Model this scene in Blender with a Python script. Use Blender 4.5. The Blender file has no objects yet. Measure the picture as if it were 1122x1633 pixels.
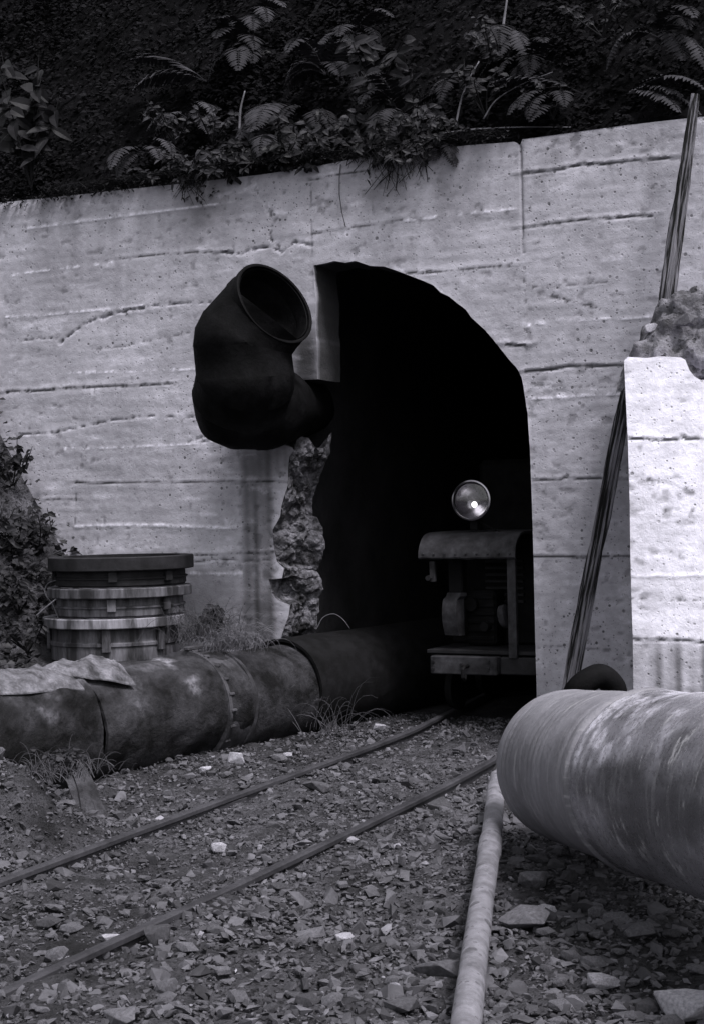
import bpy, math, random
import numpy as np
from mathutils import Vector, Matrix, noise as mnoise

random.seed(7)
rng = np.random.default_rng(7)
scn = bpy.context.scene
COL = scn.collection
rad = math.radians

# ------------------------------------------------------------------ camera
F, TH, RO, H = 2400.0, rad(26.5), rad(1.2), 1.5
V_ = np.array([-math.sin(TH), math.cos(TH), 0.0])
R0 = np.array([math.cos(TH), math.sin(TH), 0.0])
Z_ = np.array([0, 0, 1.0])
R_ = R0*math.cos(RO) - Z_*math.sin(RO)
U_ = Z_*math.cos(RO) + R0*math.sin(RO)
CAM = np.array([0, 0, H])
cd = bpy.data.cameras.new('camera')
cam = bpy.data.objects.new('camera', cd)
COL.objects.link(cam)
cd.sensor_fit = 'VERTICAL'; cd.sensor_height = 36.0; cd.sensor_width = 24.0
cd.lens = F/1633*36.0
cd.clip_start = 0.05; cd.clip_end = 2000
M = Matrix.Identity(4)
for i in range(3):
    M[i][0] = R_[i]; M[i][1] = U_[i]; M[i][2] = -V_[i]; M[i][3] = CAM[i]
cam.matrix_world = M
scn.camera = cam

# ------------------------------------------------------------------ light
SUN_EL, SUN_AZ = 60.0, -26.0        # azimuth measured from +X towards +Y
w = bpy.data.worlds.new("World"); scn.world = w; w.use_nodes = True
nt = w.node_tree; nt.nodes.clear()
sky = nt.nodes.new('ShaderNodeTexSky'); sky.sky_type = 'NISHITA'; sky.sun_disc = False
sky.sun_elevation = rad(SUN_EL); sky.sun_rotation = rad(90-SUN_AZ)
sky.air_density = 1.0; sky.dust_density = 4.0
hs = nt.nodes.new('ShaderNodeHueSaturation'); hs.inputs['Saturation'].default_value = 0.12
bg = nt.nodes.new('ShaderNodeBackground'); bg.inputs['Strength'].default_value = 0.13
wo = nt.nodes.new('ShaderNodeOutputWorld')
nt.links.new(sky.outputs[0], hs.inputs['Color']); nt.links.new(hs.outputs[0], bg.inputs['Color'])
nt.links.new(bg.outputs[0], wo.inputs['Surface'])
sl = bpy.data.lights.new('sun', 'SUN'); sl.energy = 2.6; sl.angle = rad(14); sl.color = (1.0, 0.975, 1.0)
sun = bpy.data.objects.new('sun', sl); COL.objects.link(sun)
sd = Vector((math.cos(rad(SUN_EL))*math.cos(rad(SUN_AZ)), math.cos(rad(SUN_EL))*math.sin(rad(SUN_AZ)), math.sin(rad(SUN_EL))))
sun.rotation_euler = sd.to_track_quat('Z', 'Y').to_euler()
scn.view_settings.view_transform = 'Standard'; scn.view_settings.look = 'None'
scn.view_settings.exposure = 0.55; scn.view_settings.gamma = 1.0
scn.view_settings.use_curve_mapping = False

# ------------------------------------------------------------------ point finding (layout measurements)
def ray(x, y): return V_ + R_*((x-561)/F) + U_*((816.5-y)/F)
def G(x, y, z=0.0):
    d = ray(x, y); return CAM + d*((z-H)/d[2])
WY = 9.6
def W(x, y, Y=WY):
    d = ray(x, y); return CAM + d*(Y/d[1])
def PL(x, y, p0, n):
    d = ray(x, y); return CAM + d*(np.dot(p0-CAM, n)/np.dot(d, n))

# ------------------------------------------------------------------ numpy noise
def _hash(ix, iy, iz, s):
    h = (ix*374761393 + iy*668265263 + iz*2147483647 + s*1274126177) & 0xffffffff
    h = ((h ^ (h >> 13))*1274126177) & 0xffffffff
    h = (h ^ (h >> 16)) & 0xffffffff
    return h/4294967295.0
def vn(x, y, z=0.0, s=0):
    x, y, z = np.broadcast_arrays(np.asarray(x, float), np.asarray(y, float), np.asarray(z, float))
    ix, iy, iz = np.floor(x).astype(np.int64), np.floor(y).astype(np.int64), np.floor(z).astype(np.int64)
    fx, fy, fz = x-ix, y-iy, z-iz
    fx, fy, fz = [f*f*(3-2*f) for f in (fx, fy, fz)]
    r = 0
    for dx in (0, 1):
        for dy in (0, 1):
            for dz in (0, 1):
                r = r + _hash(ix+dx, iy+dy, iz+dz, s)*(fx if dx else 1-fx)*(fy if dy else 1-fy)*(fz if dz else 1-fz)
    return r*2-1
def fbm(x, y, z=0.0, s=0, o=4):
    r = 0; a = 1.0; t = 0
    for k in range(o):
        r = r + a*vn(np.asarray(x)*2**k, np.asarray(y)*2**k, np.asarray(z)*2**k, s+k); t += a; a *= .5
    return r/t
def sst(a, b, x):
    t = np.clip((x-a)/(b-a), 0, 1); return t*t*(3-2*t)

# ------------------------------------------------------------------ object helpers
def link(name, me, m=None, parent=None):
    o = bpy.data.objects.new(name, me); COL.objects.link(o)
    if m is not None: me.materials.append(m)
    if parent is not None: o.parent = parent
    return o
def mk(name, v, f, m=None, parent=None, smooth=False):
    me = bpy.data.meshes.new(name)
    me.from_pydata(v.tolist() if isinstance(v, np.ndarray) else v, [], f.tolist() if isinstance(f, np.ndarray) else f)
    me.update()
    if smooth: me.polygons.foreach_set('use_smooth', [True]*len(me.polygons))
    return link(name, me, m, parent)
def tag(o, label, cat, group=None, kind=None):
    if label: o['label'] = label
    if cat: o['category'] = cat
    if group: o['group'] = group
    if kind: o['kind'] = kind
    return o
def thing(name, label, cat, loc=(0, 0, 0), group=None):
    o = bpy.data.objects.new(name, None); COL.objects.link(o); o.location = loc
    o.empty_display_size = .1
    return tag(o, label, cat, group)
def unparent_keep(child, root):     # child meshes are written in world coordinates
    child.parent = root
    child.matrix_parent_inverse = Matrix.Translation(-Vector(root.location))
def colattr(o, name, arr):
    a = o.data.color_attributes.new(name, 'FLOAT_COLOR', 'POINT')
    c = np.ones((len(o.data.vertices), 4), np.float32)
    c[:, :arr.shape[1]] = arr
    a.data.foreach_set('color', c.ravel())

class MB:
    """collects primitives into one mesh, world coordinates"""
    def __init__(s): s.v = []; s.f = []
    def add(s, v, f):
        b = len(s.v); s.v += [tuple(map(float, p)) for p in v]; s.f += [tuple(int(i)+b for i in q) for q in f]
    def box(s, c, h, rot=0.0, bev=0.006):
        cx, cy, cz = c; hx, hy, hz = h
        bev = min(bev, hx*.4, hy*.4, hz*.4); v = []; idx = {}
        import itertools
        for sx in (-1, 1):
            for sy in (-1, 1):
                for sz in (-1, 1):
                    for ax in range(3):
                        p = [sx*hx, sy*hy, sz*hz]
                        for k in range(3):
                            if k != ax: p[k] -= (sx, sy, sz)[k]*bev
                        idx[(sx, sy, sz, ax)] = len(v); v.append(p)
        f = []
        for ax in range(3):
            o = [k for k in range(3) if k != ax]
            for sg in (-1, 1):
                q = []
                for a, b in ((-1, -1), (1, -1), (1, 1), (-1, 1)):
                    k = [0, 0, 0]; k[ax] = sg; k[o[0]] = a; k[o[1]] = b; q.append(idx[(*k, ax)])
                f.append(q)
            for a in (-1, 1):
                for b in (-1, 1):
                    q = []
                    for t in (-1, 1):
                        k = [0, 0, 0]; k[ax] = t; k[o[0]] = a; k[o[1]] = b
                        q.append((*k,))
                    f.append([idx[(*q[0], o[0])], idx[(*q[0], o[1])], idx[(*q[1], o[1])], idx[(*q[1], o[0])]])
        for sx in (-1, 1):
            for sy in (-1, 1):
                for sz in (-1, 1): f.append([idx[(sx, sy, sz, 0)], idx[(sx, sy, sz, 1)], idx[(sx, sy, sz, 2)]])
        ca, sa = math.cos(rot), math.sin(rot)
        s.add([(cx+p[0]*ca-p[1]*sa, cy+p[0]*sa+p[1]*ca, cz+p[2]) for p in v], f)
        return s
    def tube(s, pts, rr, n=10, cap=True, flat=None):
        pts = [Vector(p) for p in pts]
        if not hasattr(rr, '__len__'): rr = [rr]*len(pts)
        v = []; f = []
        t0 = (pts[1]-pts[0]).normalized()
        e1 = t0.orthogonal().normalized()
        for i, p in enumerate(pts):
            t = (pts[min(i+1, len(pts)-1)]-pts[max(i-1, 0)]).normalized()
            e1 = (e1 - t*e1.dot(t)).normalized(); e2 = t.cross(e1)
            for k in range(n):
                a = 2*math.pi*k/n
                v.append(p + e1*math.cos(a)*rr[i] + e2*math.sin(a)*rr[i])
        for i in range(len(pts)-1):
            for k in range(n):
                f.append((i*n+k, i*n+(k+1) % n, (i+1)*n+(k+1) % n, (i+1)*n+k))
        if cap:
            f.append(tuple(range(n))[::-1]); f.append(tuple((len(pts)-1)*n+k for k in range(n)))
        s.add(v, f); return s
    def lathe(s, prof, n, mat=None, closed=False):
        """prof = [(radius, height)], turned round local z, moved by 4x4 mat"""
        mat = mat or Matrix.Identity(4); v = []; f = []
        for (r, z) in prof:
            for k in range(n):
                a = 2*math.pi*k/n; v.append(mat @ Vector((r*math.cos(a), r*math.sin(a), z)))
        m = len(prof)
        for i in range(m if closed else m-1):
            j = (i+1) % m
            for k in range(n): f.append((i*n+k, i*n+(k+1) % n, j*n+(k+1) % n, j*n+k))
        s.add(v, f); return s
    def build(s, name, m, parent=None, smooth=False, auto=None):
        o = mk(name, s.v, s.f, m, None, smooth)
        if parent is not None: unparent_keep(o, parent)
        if auto:
            try:
                o.data.polygons.foreach_set('use_smooth', [True]*len(o.data.polygons))
                o.data.set_sharp_from_angle(angle=rad(auto))
            except Exception: pass
        return o
def align(p, d):
    q = Vector(d).to_track_quat('Z', 'Y'); return Matrix.Translation(Vector(p)) @ q.to_matrix().to_4x4()

# ------------------------------------------------------------------ materials
def mat(name, base, rough=.8, var=.35, scale=3.0, fine=30.0, bump=.3, bdist=.01, stretch=(1, 1, 1), metal=0.0,
        spots=None, attr=None, rnd=0.0, spec=.5, lo=None, contrast=(.35, .65)):
    m = bpy.data.materials.new(name); m.use_nodes = True
    t = m.node_tree; N = t.nodes; L = t.links
    b = N['Principled BSDF']
    b.inputs['Roughness'].default_value = rough; b.inputs['Metallic'].default_value = metal
    b.inputs['Specular IOR Level'].default_value = min(spec, .12+base*1.6)
    tc = N.new('ShaderNodeTexCoord'); mp = N.new('ShaderNodeMapping'); mp.inputs['Scale'].default_value = stretch
    L.new(tc.outputs['Object'], mp.inputs['Vector'])
    def noi(sc, det=6, r=.6):
        n = N.new('ShaderNodeTexNoise'); n.inputs['Scale'].default_value = sc; n.inputs['Detail'].default_value = det
        n.inputs['Roughness'].default_value = r; L.new(mp.outputs[0], n.inputs['Vector']); return n.outputs['Fac']
    def mth(op, a, bb):
        n = N.new('ShaderNodeMath'); n.operation = op
        for i, q in enumerate((a, bb)):
            if isinstance(q, (int, float)): n.inputs[i].default_value = q
            else: L.new(q, n.inputs[i])
        return n.outputs[0]
    def ramp(fac, a, bb, va, vb):
        n = N.new('ShaderNodeMapRange'); n.inputs[1].default_value = a; n.inputs[2].default_value = bb
        n.inputs[3].default_value = va; n.inputs[4].default_value = vb; L.new(fac, n.inputs[0]); return n.outputs[0]
    big = noi(scale); fi = noi(fine, 8, .7)
    val = mth('MULTIPLY', ramp(big, contrast[0], contrast[1], 1-var, 1+var), ramp(fi, .3, .7, 1-var*.6, 1+var*.6))
    val = mth('MULTIPLY', val, base)
    h = mth('ADD', mth('MULTIPLY', big, .3), fi)
    if spots:       # (scale, threshold, darkness) bug holes: small pits picked out of random cells
        for (sc, th, dk, pick) in spots:
            vo = N.new('ShaderNodeTexVoronoi'); vo.inputs['Scale'].default_value = sc
            vo.inputs['Randomness'].default_value = 1.0
            L.new(mp.outputs[0], vo.inputs['Vector'])
            sep = N.new('ShaderNodeSeparateColor'); L.new(vo.outputs['Color'], sep.inputs[0])
            # the pit radius varies from cell to cell, most cells have none
            rr = ramp(sep.outputs[0], 1-pick, 1.0, 0.0, th)
            d = mth('SUBTRACT', vo.outputs['Distance'], rr)
            msk = mth('MULTIPLY', ramp(d, -.03, .05, 1.0, 0.0), ramp(big, .42, .58, .25, 1.0))
            msk = mth('MULTIPLY', msk, ramp(sep.outputs[0], 1-pick-.01, 1-pick, 0, 1))
            val = mth('MULTIPLY', val, mth('SUBTRACT', 1.0, mth('MULTIPLY', msk, dk)))
            h = mth('SUBTRACT', h, mth('MULTIPLY', msk, 1.2))
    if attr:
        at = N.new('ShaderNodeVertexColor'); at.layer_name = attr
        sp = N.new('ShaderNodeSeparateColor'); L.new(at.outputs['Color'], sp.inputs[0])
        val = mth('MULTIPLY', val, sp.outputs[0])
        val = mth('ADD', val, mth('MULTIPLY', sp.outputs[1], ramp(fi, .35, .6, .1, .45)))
    if rnd:
        oi = N.new('ShaderNodeObjectInfo')
        val = mth('MULTIPLY', val, ramp(oi.outputs['Random'], 0, 1, 1-rnd, 1+rnd))
    cc = N.new('ShaderNodeCombineColor')
    L.new(val, cc.inputs[0]); L.new(mth('MULTIPLY', val, .975), cc.inputs[1]); L.new(mth('MULTIPLY', val, 1.11), cc.inputs[2])
    L.new(cc.outputs[0], b.inputs['Base Color'])
    if bump:
        bp = N.new('ShaderNodeBump'); bp.inputs['Strength'].default_value = bump; bp.inputs['Distance'].default_value = bdist
        L.new(h, bp.inputs['Height']); L.new(bp.outputs[0], b.inputs['Normal'])
    rr = ramp(fi, .3, .7, max(rough-.12, .05), min(rough+.12, 1)); L.new(rr, b.inputs['Roughness'])
    return m

PITS = [(11, .13, .75, .3), (22, .24, .7, .4), (45, .30, .6, .45), (90, .35, .4, .5)]
m_conc = mat('weathered concrete', .40, .92, .15, 1.3, 34, .45, .010, spots=PITS, attr='stain_shade')
m_conc2 = mat('pale pier concrete', .78, .85, .10, 2.0, 30, .5, .012, spots=[(14, .15, .7, .3), (30, .25, .6, .4), (60, .3, .5, .4)], attr='stain_shade')  # whiter base colour than the portal wall
m_broken = mat('broken concrete', .085, .95, .9, 7, 28, 1.0, .03)
m_lining = mat('dark tunnel lining', .02, .9, .4, 2, 20, .6, .02)  # near-black base colour for the tunnel inside
m_ground = mat('dark shale ground', .052, .95, .5, 6, 75, 1.0, .02, attr='tone', spots=[(38, .5, .6, .7), (85, .5, .5, .8)])
m_chip = mat('shale chips', .070, .85, .3, 8, 60, .6, .005, attr='tone')
m_stone = mat('grey stone', .085, .85, .3, 6, 40, .7, .008, rnd=.45)
m_pale = mat('pale stone', .30, .85, .3, 9, 50, .7, .008, rnd=.3)
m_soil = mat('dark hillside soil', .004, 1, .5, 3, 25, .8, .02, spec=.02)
m_earth = mat('rubbly earth', .15, .95, .6, 9, 40, 1.0, .03, spots=[(14, .4, .6, .5), (34, .4, .5, .6)])
m_pipe = mat('bitumen coated iron', .048, .75, .55, 3.2, 26, .7, .012, contrast=(.4, .6))
m_pipea = mat('old crusty bitumen', .022, .8, .75, 3.6, 24, 1.0, .02, contrast=(.4, .6), attr='crust_glint')
m_pipel = mat('limy streaked iron', .12, .85, .7, 9, 40, .7, .01)
m_black = mat('black painted duct', .004, .75, .6, 5, 25, .6, .01, spec=.06)
m_ring = mat('dull ringed steel', .07, .7, .7, 9, 30, .6, .006, stretch=(1, 1, .2), contrast=(.4, .6))
m_ringl = mat('pale worn flange', .13, .7, .7, 9, 35, .5, .005, stretch=(1, 1, .2), contrast=(.4, .6))
m_ringd = mat('tarred flange', .018, .7, .4, 6, 30, .4, .006)
m_rail = mat('worn dark rail steel', .045, .55, .35, 3, 50, .3, .003, metal=.2)
m_wood = mat('split weathered timber', .10, .95, .95, 48, 90, 1.0, .03, stretch=(1, 1, .04), contrast=(.46, .55))
m_log = mat('grey rotten log', .045, .95, .5, 9, 40, 1.0, .02)
m_loco = mat('dark locomotive paint', .02, .55, .4, 5, 30, .25, .004)
m_locol = mat('grey locomotive plate', .036, .7, .6, 7, 35, .3, .004)
m_engine = mat('oily engine iron', .006, .8, .5, 9, 40, .4, .004)
m_canvas = mat('worn grey canvas', .10, .95, .7, 9, 60, .7, .008)
m_fern = mat('dark fern green', .026, .8, .4, 4, 20, .2, .003, rnd=.5, spec=.06)
m_leaf = mat('dark leaf green', .022, .55, .4, 4, 20, .2, .003, rnd=.5, spec=.10)
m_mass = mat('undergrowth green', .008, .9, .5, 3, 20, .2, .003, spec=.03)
m_ivy = mat('ivy green', .024, .6, .6, 7, 30, .2, .003)
m_dry = mat('dry stem straw', .11, .8, .3, 5, 20, .2, .003)
m_root = mat('dark root bark', .012, .9, .4, 5, 20, .4, .003)
m_hose = mat('grey alloy pipe', .17, .6, .35, 13, 50, .6, .006, contrast=(.3, .7), spots=[(16, .5, .55, .4), (40, .4, .5, .4)])
m_wire = mat('rusty wire', .04, .7, .2, 5, 20, 0, .003)

def bigpipe_mat(name, base, rough, patch, attr=None):
    m = mat(name, base, rough, .22, 4, 40, .45, .008, attr=attr)
    t = m.node_tree; N = t.nodes; L = t.links; b = N['Principled BSDF']
    tc = N.new('ShaderNodeTexCoord')
    mp = N.new('ShaderNodeMapping'); mp.inputs['Scale'].default_value = (2.0, 2.0, 17.0); L.new(tc.outputs['Object'], mp.inputs[0])
    n = N.new('ShaderNodeTexNoise'); n.inputs['Scale'].default_value = 2.2; n.inputs['Detail'].default_value = 7
    n.inputs['Roughness'].default_value = .65; L.new(mp.outputs[0], n.inputs['Vector'])
    r = N.new('ShaderNodeMapRange'); r.inputs[1].default_value = .55; r.inputs[2].default_value = .72; L.new(n.outputs['Fac'], r.inputs[0])
    n2 = N.new('ShaderNodeTexNoise'); n2.inputs['Scale'].default_value = 4.5; n2.inputs['Detail'].default_value = 12
    n2.inputs['Roughness'].default_value = .8
    mp2 = N.new('ShaderNodeMapping'); mp2.inputs['Scale'].default_value = (1, 1, 2.6); L.new(tc.outputs['Object'], mp2.inputs[0]); L.new(mp2.outputs[0], n2.inputs['Vector'])
    r2 = N.new('ShaderNodeMapRange'); r2.inputs[1].default_value = .56; r2.inputs[2].default_value = .61
    r2.inputs[4].default_value = patch; L.new(n2.outputs['Fac'], r2.inputs[0])
    r3 = N.new('ShaderNodeMapRange'); r3.inputs[1].default_value = .37; r3.inputs[2].default_value = .30
    r3.inputs[4].default_value = .75; L.new(n2.outputs['Fac'], r3.inputs[0])
    src = b.inputs['Base Color'].links[0].from_socket
    mx = N.new('ShaderNodeMixRGB'); mx.inputs[2].default_value = (.62, .61, .65, 1)
    sc = N.new('ShaderNodeMath'); sc.operation = 'MULTIPLY'; sc.inputs[1].default_value = .32; L.new(r.outputs[0], sc.inputs[0])
    L.new(sc.outputs[0], mx.inputs[0]); L.new(src, mx.inputs[1])
    mx2 = N.new('ShaderNodeMixRGB'); mx2.inputs[2].default_value = (.72, .71, .75, 1)
    L.new(r2.outputs[0], mx2.inputs[0]); L.new(mx.outputs[0], mx2.inputs[1])
    mx3 = N.new('ShaderNodeMixRGB'); mx3.inputs[2].default_value = (.06, .06, .065, 1)
    L.new(r3.outputs[0], mx3.inputs[0]); L.new(mx2.outputs[0], mx3.inputs[1])
    L.new(mx3.outputs[0], b.inputs['Base Color'])
    return m
m_bp1 = bigpipe_mat('matt grey pipe steel', .17, .55, .10)
m_bp2 = bigpipe_mat('scuffed pipe steel with painted highlights', .25, .30, .6, 'crust_glint')  # scuffed steel; its vertex colour also carries painted highlights
m_bp2.node_tree.nodes['Principled BSDF'].inputs['Metallic'].default_value = .35
m_bp2.node_tree.nodes['Principled BSDF'].inputs['Specular IOR Level'].default_value = .6

# ------------------------------------------------------------------ terrain
PX = lambda Y: -5.895 + (Y-4.5)*.124            # axis of the left pipe
def terrain(X, Y):
    X = np.asarray(X, float); Y = np.asarray(Y, float)
    h = -.055 + .035*fbm(X*1.3, Y*1.3, 0, 3, 4) + .018*fbm(X*6, Y*6, 0, 9, 3)
    s = PX(Y) - .15 - X                           # distance left of the pipe
    h = h + .5*sst(0.0, .5, s)*sst(4.0, 6.5, Y)
    h = h + sst(.9, 3.6, s)*2.6*sst(7.0, 9.4, Y) + sst(1.2, 5, s)*.7
    g = G(-25, 1262, .2)                          # mound in front of the pipe
    h = h + .40*np.exp(-(((X-g[0]-.05)/.36)**2+((Y-g[1])/.42)**2))*(1+.35*fbm(X*5, Y*5, 0, 21, 3))
    # spoil between wall and pier on the right
    h = h + .5*np.exp(-(((X+2.35)/.28)**2+((Y-9.2)/.5)**2))
    h = h + .10*sst(7.2, 8.6, Y)*sst(-3.2, -2.6, X)
    inside = sst(9.5, 10.0, Y)
    h = h*(1-inside) + (-.06)*inside*(X > -20) + inside*0.02*fbm(X*4, Y*4, 0, 5, 3)
    return h
def axis(edges):
    a = []
    for (x0, x1, st) in edges: a += list(np.arange(x0, x1-1e-6, st))
    a.append(edges[-1][1]); return np.array(a)
gx = axis([(-60, -10, 4), (-10, -7.6, .08), (-7.6, -1.0, .022), (-1.0, 3, .08), (3, 60, 4)])
gy = axis([(-40, 2, 4), (2, 3.8, .06), (3.8, 7.5, .02), (7.5, 9.6, .03), (9.6, 24, .3)])
XX, YY = np.meshgrid(gx, gy, indexing='ij')
ZZ = terrain(XX, YY)
rough_ = .022*np.abs(fbm(XX*18, YY*18, 0, 31, 2)) + .016*vn(XX*9, YY*9, 0, 33)
ZZ = ZZ + rough_*sst(2, 3.8, YY)*sst(9.8, 9.0, YY)
nv = np.stack([XX, YY, ZZ], -1).reshape(-1, 3)
nx, ny = len(gx), len(gy)
ii, jj = np.meshgrid(np.arange(nx-1), np.arange(ny-1), indexing='ij')
q = (ii*ny+jj).ravel()
quads = np.stack([q, q+ny, q+ny+1, q+1], 1)
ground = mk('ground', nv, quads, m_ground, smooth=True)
tone = 1+.55*fbm(XX*.9, YY*.9, 0, 41, 3)+.4*fbm(XX*6, YY*6, 0, 44, 3)
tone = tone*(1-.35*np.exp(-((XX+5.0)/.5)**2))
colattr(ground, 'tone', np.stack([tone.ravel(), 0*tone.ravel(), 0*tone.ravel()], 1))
tag(ground, None, None, kind='structure')

# ------------------------------------------------------------------ cast concrete panels with real relief
def seg_dist(P, Q, A, B):
    ax, ay = A; bx, by = B; dx, dy = bx-ax, by-ay
    t = np.clip(((P-ax)*dx+(Q-ay)*dy)/(dx*dx+dy*dy+1e-12), 0, 1)
    cx, cy = ax+t*dx, ay+t*dy
    return np.hypot(P-cx, Q-cy), cx, cy
def inside_poly(P, Q, poly):
    r = np.zeros(P.shape, bool); n = len(poly)
    for i in range(n):
        x0, y0 = poly[i]; x1, y1 = poly[(i+1) % n]
        if y0 == y1: continue
        c = ((y0 > Q) != (y1 > Q)) & (P < (x1-x0)*(Q-y0)/(y1-y0)+x0)
        r ^= c
    return r
def panel(name, org, ud, nd, u0, u1, v0, v1, res, polys, lines, stains_shades, thick, m, skip=None, amp=1.0, seed=0, sidenoise=.012, sidetone=.08):
    """front face in u (along ud) and z; nd points out of the face. polys[0] outline, others holes."""
    us = np.arange(u0, u1+res, res); vs = np.arange(v0, v1+res, res)
    U, Vv = np.meshgrid(us, vs, indexing='ij')
    keepc = None
    uc, vc = (us[:-1]+us[1:])/2, (vs[:-1]+vs[1:])/2
    UC, VC = np.meshgrid(uc, vc, indexing='ij')
    keepc = inside_poly(UC, VC, polys[0])
    for h_ in polys[1:]: keepc &= ~inside_poly(UC, VC, h_)
    SU, SV = U.copy(), Vv.copy(); best = np.full(U.shape, 9.0)
    for pl in polys:
        for i in range(len(pl)):
            A, B = pl[i], pl[(i+1) % len(pl)]
            a0 = max(int((min(A[0], B[0])-u0)/res)-2, 0); a1 = int((max(A[0], B[0])-u0)/res)+4
            b0 = max(int((min(A[1], B[1])-v0)/res)-2, 0); b1 = int((max(A[1], B[1])-v0)/res)+4
            if a1 <= 0 or b1 <= 0: continue
            s_ = (slice(a0, a1), slice(b0, b1))
            d, cx, cy = seg_dist(U[s_], Vv[s_], A, B)
            mm = (d < best[s_]) & (d < res*.8)
            best[s_] = np.where(mm, d, best[s_]); SU[s_] = np.where(mm, cx, SU[s_]); SV[s_] = np.where(mm, cy, SV[s_])
    # relief
    hgt = amp*(.006*fbm(U*1.2, Vv*1.7, 0, seed+1, 3) + .0035*fbm(U*7, Vv*9, 0, seed+2, 3) + .002*fbm(U*3, Vv*28, 0, seed+5, 2))
    dark = np.ones(U.shape); light = np.zeros(U.shape)
    dark *= 1+.16*fbm(U*.9, Vv*1.6, 0, seed+8, 4)+.09*fbm(U*9, Vv*.8, 0, seed+9, 3)+.16*fbm(U*9, Vv*14, 0, seed+70, 3)+.12*fbm(U*30, Vv*34, 0, seed+71, 2)
    spk = sst(.38, .6, fbm(U*14, Vv*18, 0, seed+74, 3)+.25*fbm(U*1.1, Vv*1.4, 0, seed+76, 2)); dark *= 1-.35*spk; hgt -= .003*spk
    light += .30*sst(.30, .6, fbm(U*5, Vv*16, 0, seed+78, 4))
    jit = .007*vn(U*30, Vv*30, 0, seed+11)+.006*vn(U*70, Vv*70, 0, seed+12)
    lines = [(p_, w_*(.6 if k_ != 's' else .42), d_*(.5 if k_ != 's' else .55), k_, g_*(1 if k_ != 's' else .8)) for (p_, w_, d_, k_, g_) in lines]
    for (pts, wd, dep, kind, rag) in lines:
        P = [(p[0], p[1]) for p in pts]; wmax = wd*5+.05
        dd = np.full(U.shape, 9.0); sgn = np.zeros(U.shape)
        for i in range(len(P)-1):
            A, B = P[i], P[i+1]
            a0 = max(int((min(A[0], B[0])-wmax-u0)/res), 0); a1 = max(int((max(A[0], B[0])+wmax-u0)/res)+2, 0)
            b0 = max(int((min(A[1], B[1])-wmax-v0)/res), 0); b1 = max(int((max(A[1], B[1])+wmax-v0)/res)+2, 0)
            s_ = (slice(a0, a1), slice(b0, b1))
            wob = .006*vn(U[s_]*4, Vv[s_]*4, 0, seed+40)*(1 if kind in 'dg' else .6)
            d, cx, cy = seg_dist(U[s_], Vv[s_]+wob, A, B)
            mm = d < dd[s_]
            dd[s_] = np.where(mm, d, dd[s_]); sgn[s_] = np.where(mm, Vv[s_]+wob-cy, sgn[s_])
        d2 = np.clip(dd + jit*rag, 0, 9)
        g = np.exp(-(d2/wd)**2)
        brk = .80+.20*sst(-.5, .3, vn(U*2.3, Vv*2.3, 0, seed+17))      # the line comes and goes
        if kind == 'g': hgt -= dep*g*brk; dark *= 1-.6*g*brk
        elif kind == 'd':
            g = np.clip(g*1.25, 0, 1)  # lift joint: upper pour overhangs the lower by a lip
            lip = np.exp(-(np.clip(sgn, 0, 9)/.03)**2)*(dd < .12)*(sgn > 0)
            hgt += dep*.5*lip*brk; hgt -= dep*g*brk; dark *= 1-.9*g*brk
            light += .25*np.exp(-((sgn-.022)/.012)**2)*(dd < .05)*brk*.6
        elif kind == 'l': hgt += dep*g*brk; light += 1.3*g*brk
        elif kind == 's':       # spalled crack
            hgt -= dep*g*(.6+.8*np.abs(vn(U*24, Vv*24, 0, seed+19))); dark *= 1-.75*g*sst(-.6, .5, vn(U*20, Vv*26, 0, seed+23))
            light += .35*np.exp(-((d2-wd*2)/wd)**2)*sst(0, .5, vn(U*14, Vv*14, 0, seed+29))
    for (u, v, su, sv, k, streak) in stains_shades:
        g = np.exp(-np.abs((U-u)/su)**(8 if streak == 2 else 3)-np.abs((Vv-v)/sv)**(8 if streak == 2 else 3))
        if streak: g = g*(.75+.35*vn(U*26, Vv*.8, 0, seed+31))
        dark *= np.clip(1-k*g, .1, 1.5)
    base = np.array([org[0], org[1], 0.0])
    P3 = base + SU[..., None]*ud + SV[..., None]*Z_ + (hgt*np.clip(best/ (res*.8), 0, 1))[..., None]*nd
    nu, nv_ = U.shape
    q = (np.arange(nu-1)[:, None]*nv_+np.arange(nv_-1)[None, :])
    q = q[keepc]
    fq = np.stack([q, q+nv_, q+nv_+1, q+1], 1)
    if np.cross(ud, Z_) @ nd < 0: fq = fq[:, ::-1]
    used = np.unique(fq); remap = -np.ones(nu*nv_, np.int64); remap[used] = np.arange(len(used))
    verts = P3.reshape(-1, 3)[used]; fq = remap[fq]
    cs = np.stack([dark, np.clip(light, 0, 1), 0*dark], -1).reshape(-1, 3)[used]
    UVs = np.stack([SU, SV], -1).reshape(-1, 2)[used]
    # boundary extrusion
    E = np.concatenate([fq[:, [0, 1]], fq[:, [1, 2]], fq[:, [2, 3]], fq[:, [3, 0]]])
    key = np.sort(E, 1); _, inv, cnt = np.unique(key[:, 0]*10**7+key[:, 1], return_inverse=True, return_counts=True)
    be = E[cnt[inv.ravel()] == 1]
    if skip is not None:
        mid = UVs[be].mean(1); be = be[~skip(mid[:, 0], mid[:, 1])]
    bv = np.unique(be); rm = {int(a): i for i, a in enumerate(bv)}
    NS = 7; allv = [verts]; allc = [cs]; base_i = len(verts); faces = fq.tolist()
    for k in range(1, NS+1):
        d = thick*k/NS
        p = verts[bv] - nd*d
        j = sidenoise*fbm(p[:, 0]*9+k*.0, p[:, 1]*9, p[:, 2]*9, seed+50, 3)
        p = p + ud*j[:, None] + Z_*np.roll(j, 1)[:, None]*.5
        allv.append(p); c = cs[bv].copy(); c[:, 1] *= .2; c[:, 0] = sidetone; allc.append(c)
    nb = len(bv)
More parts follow.
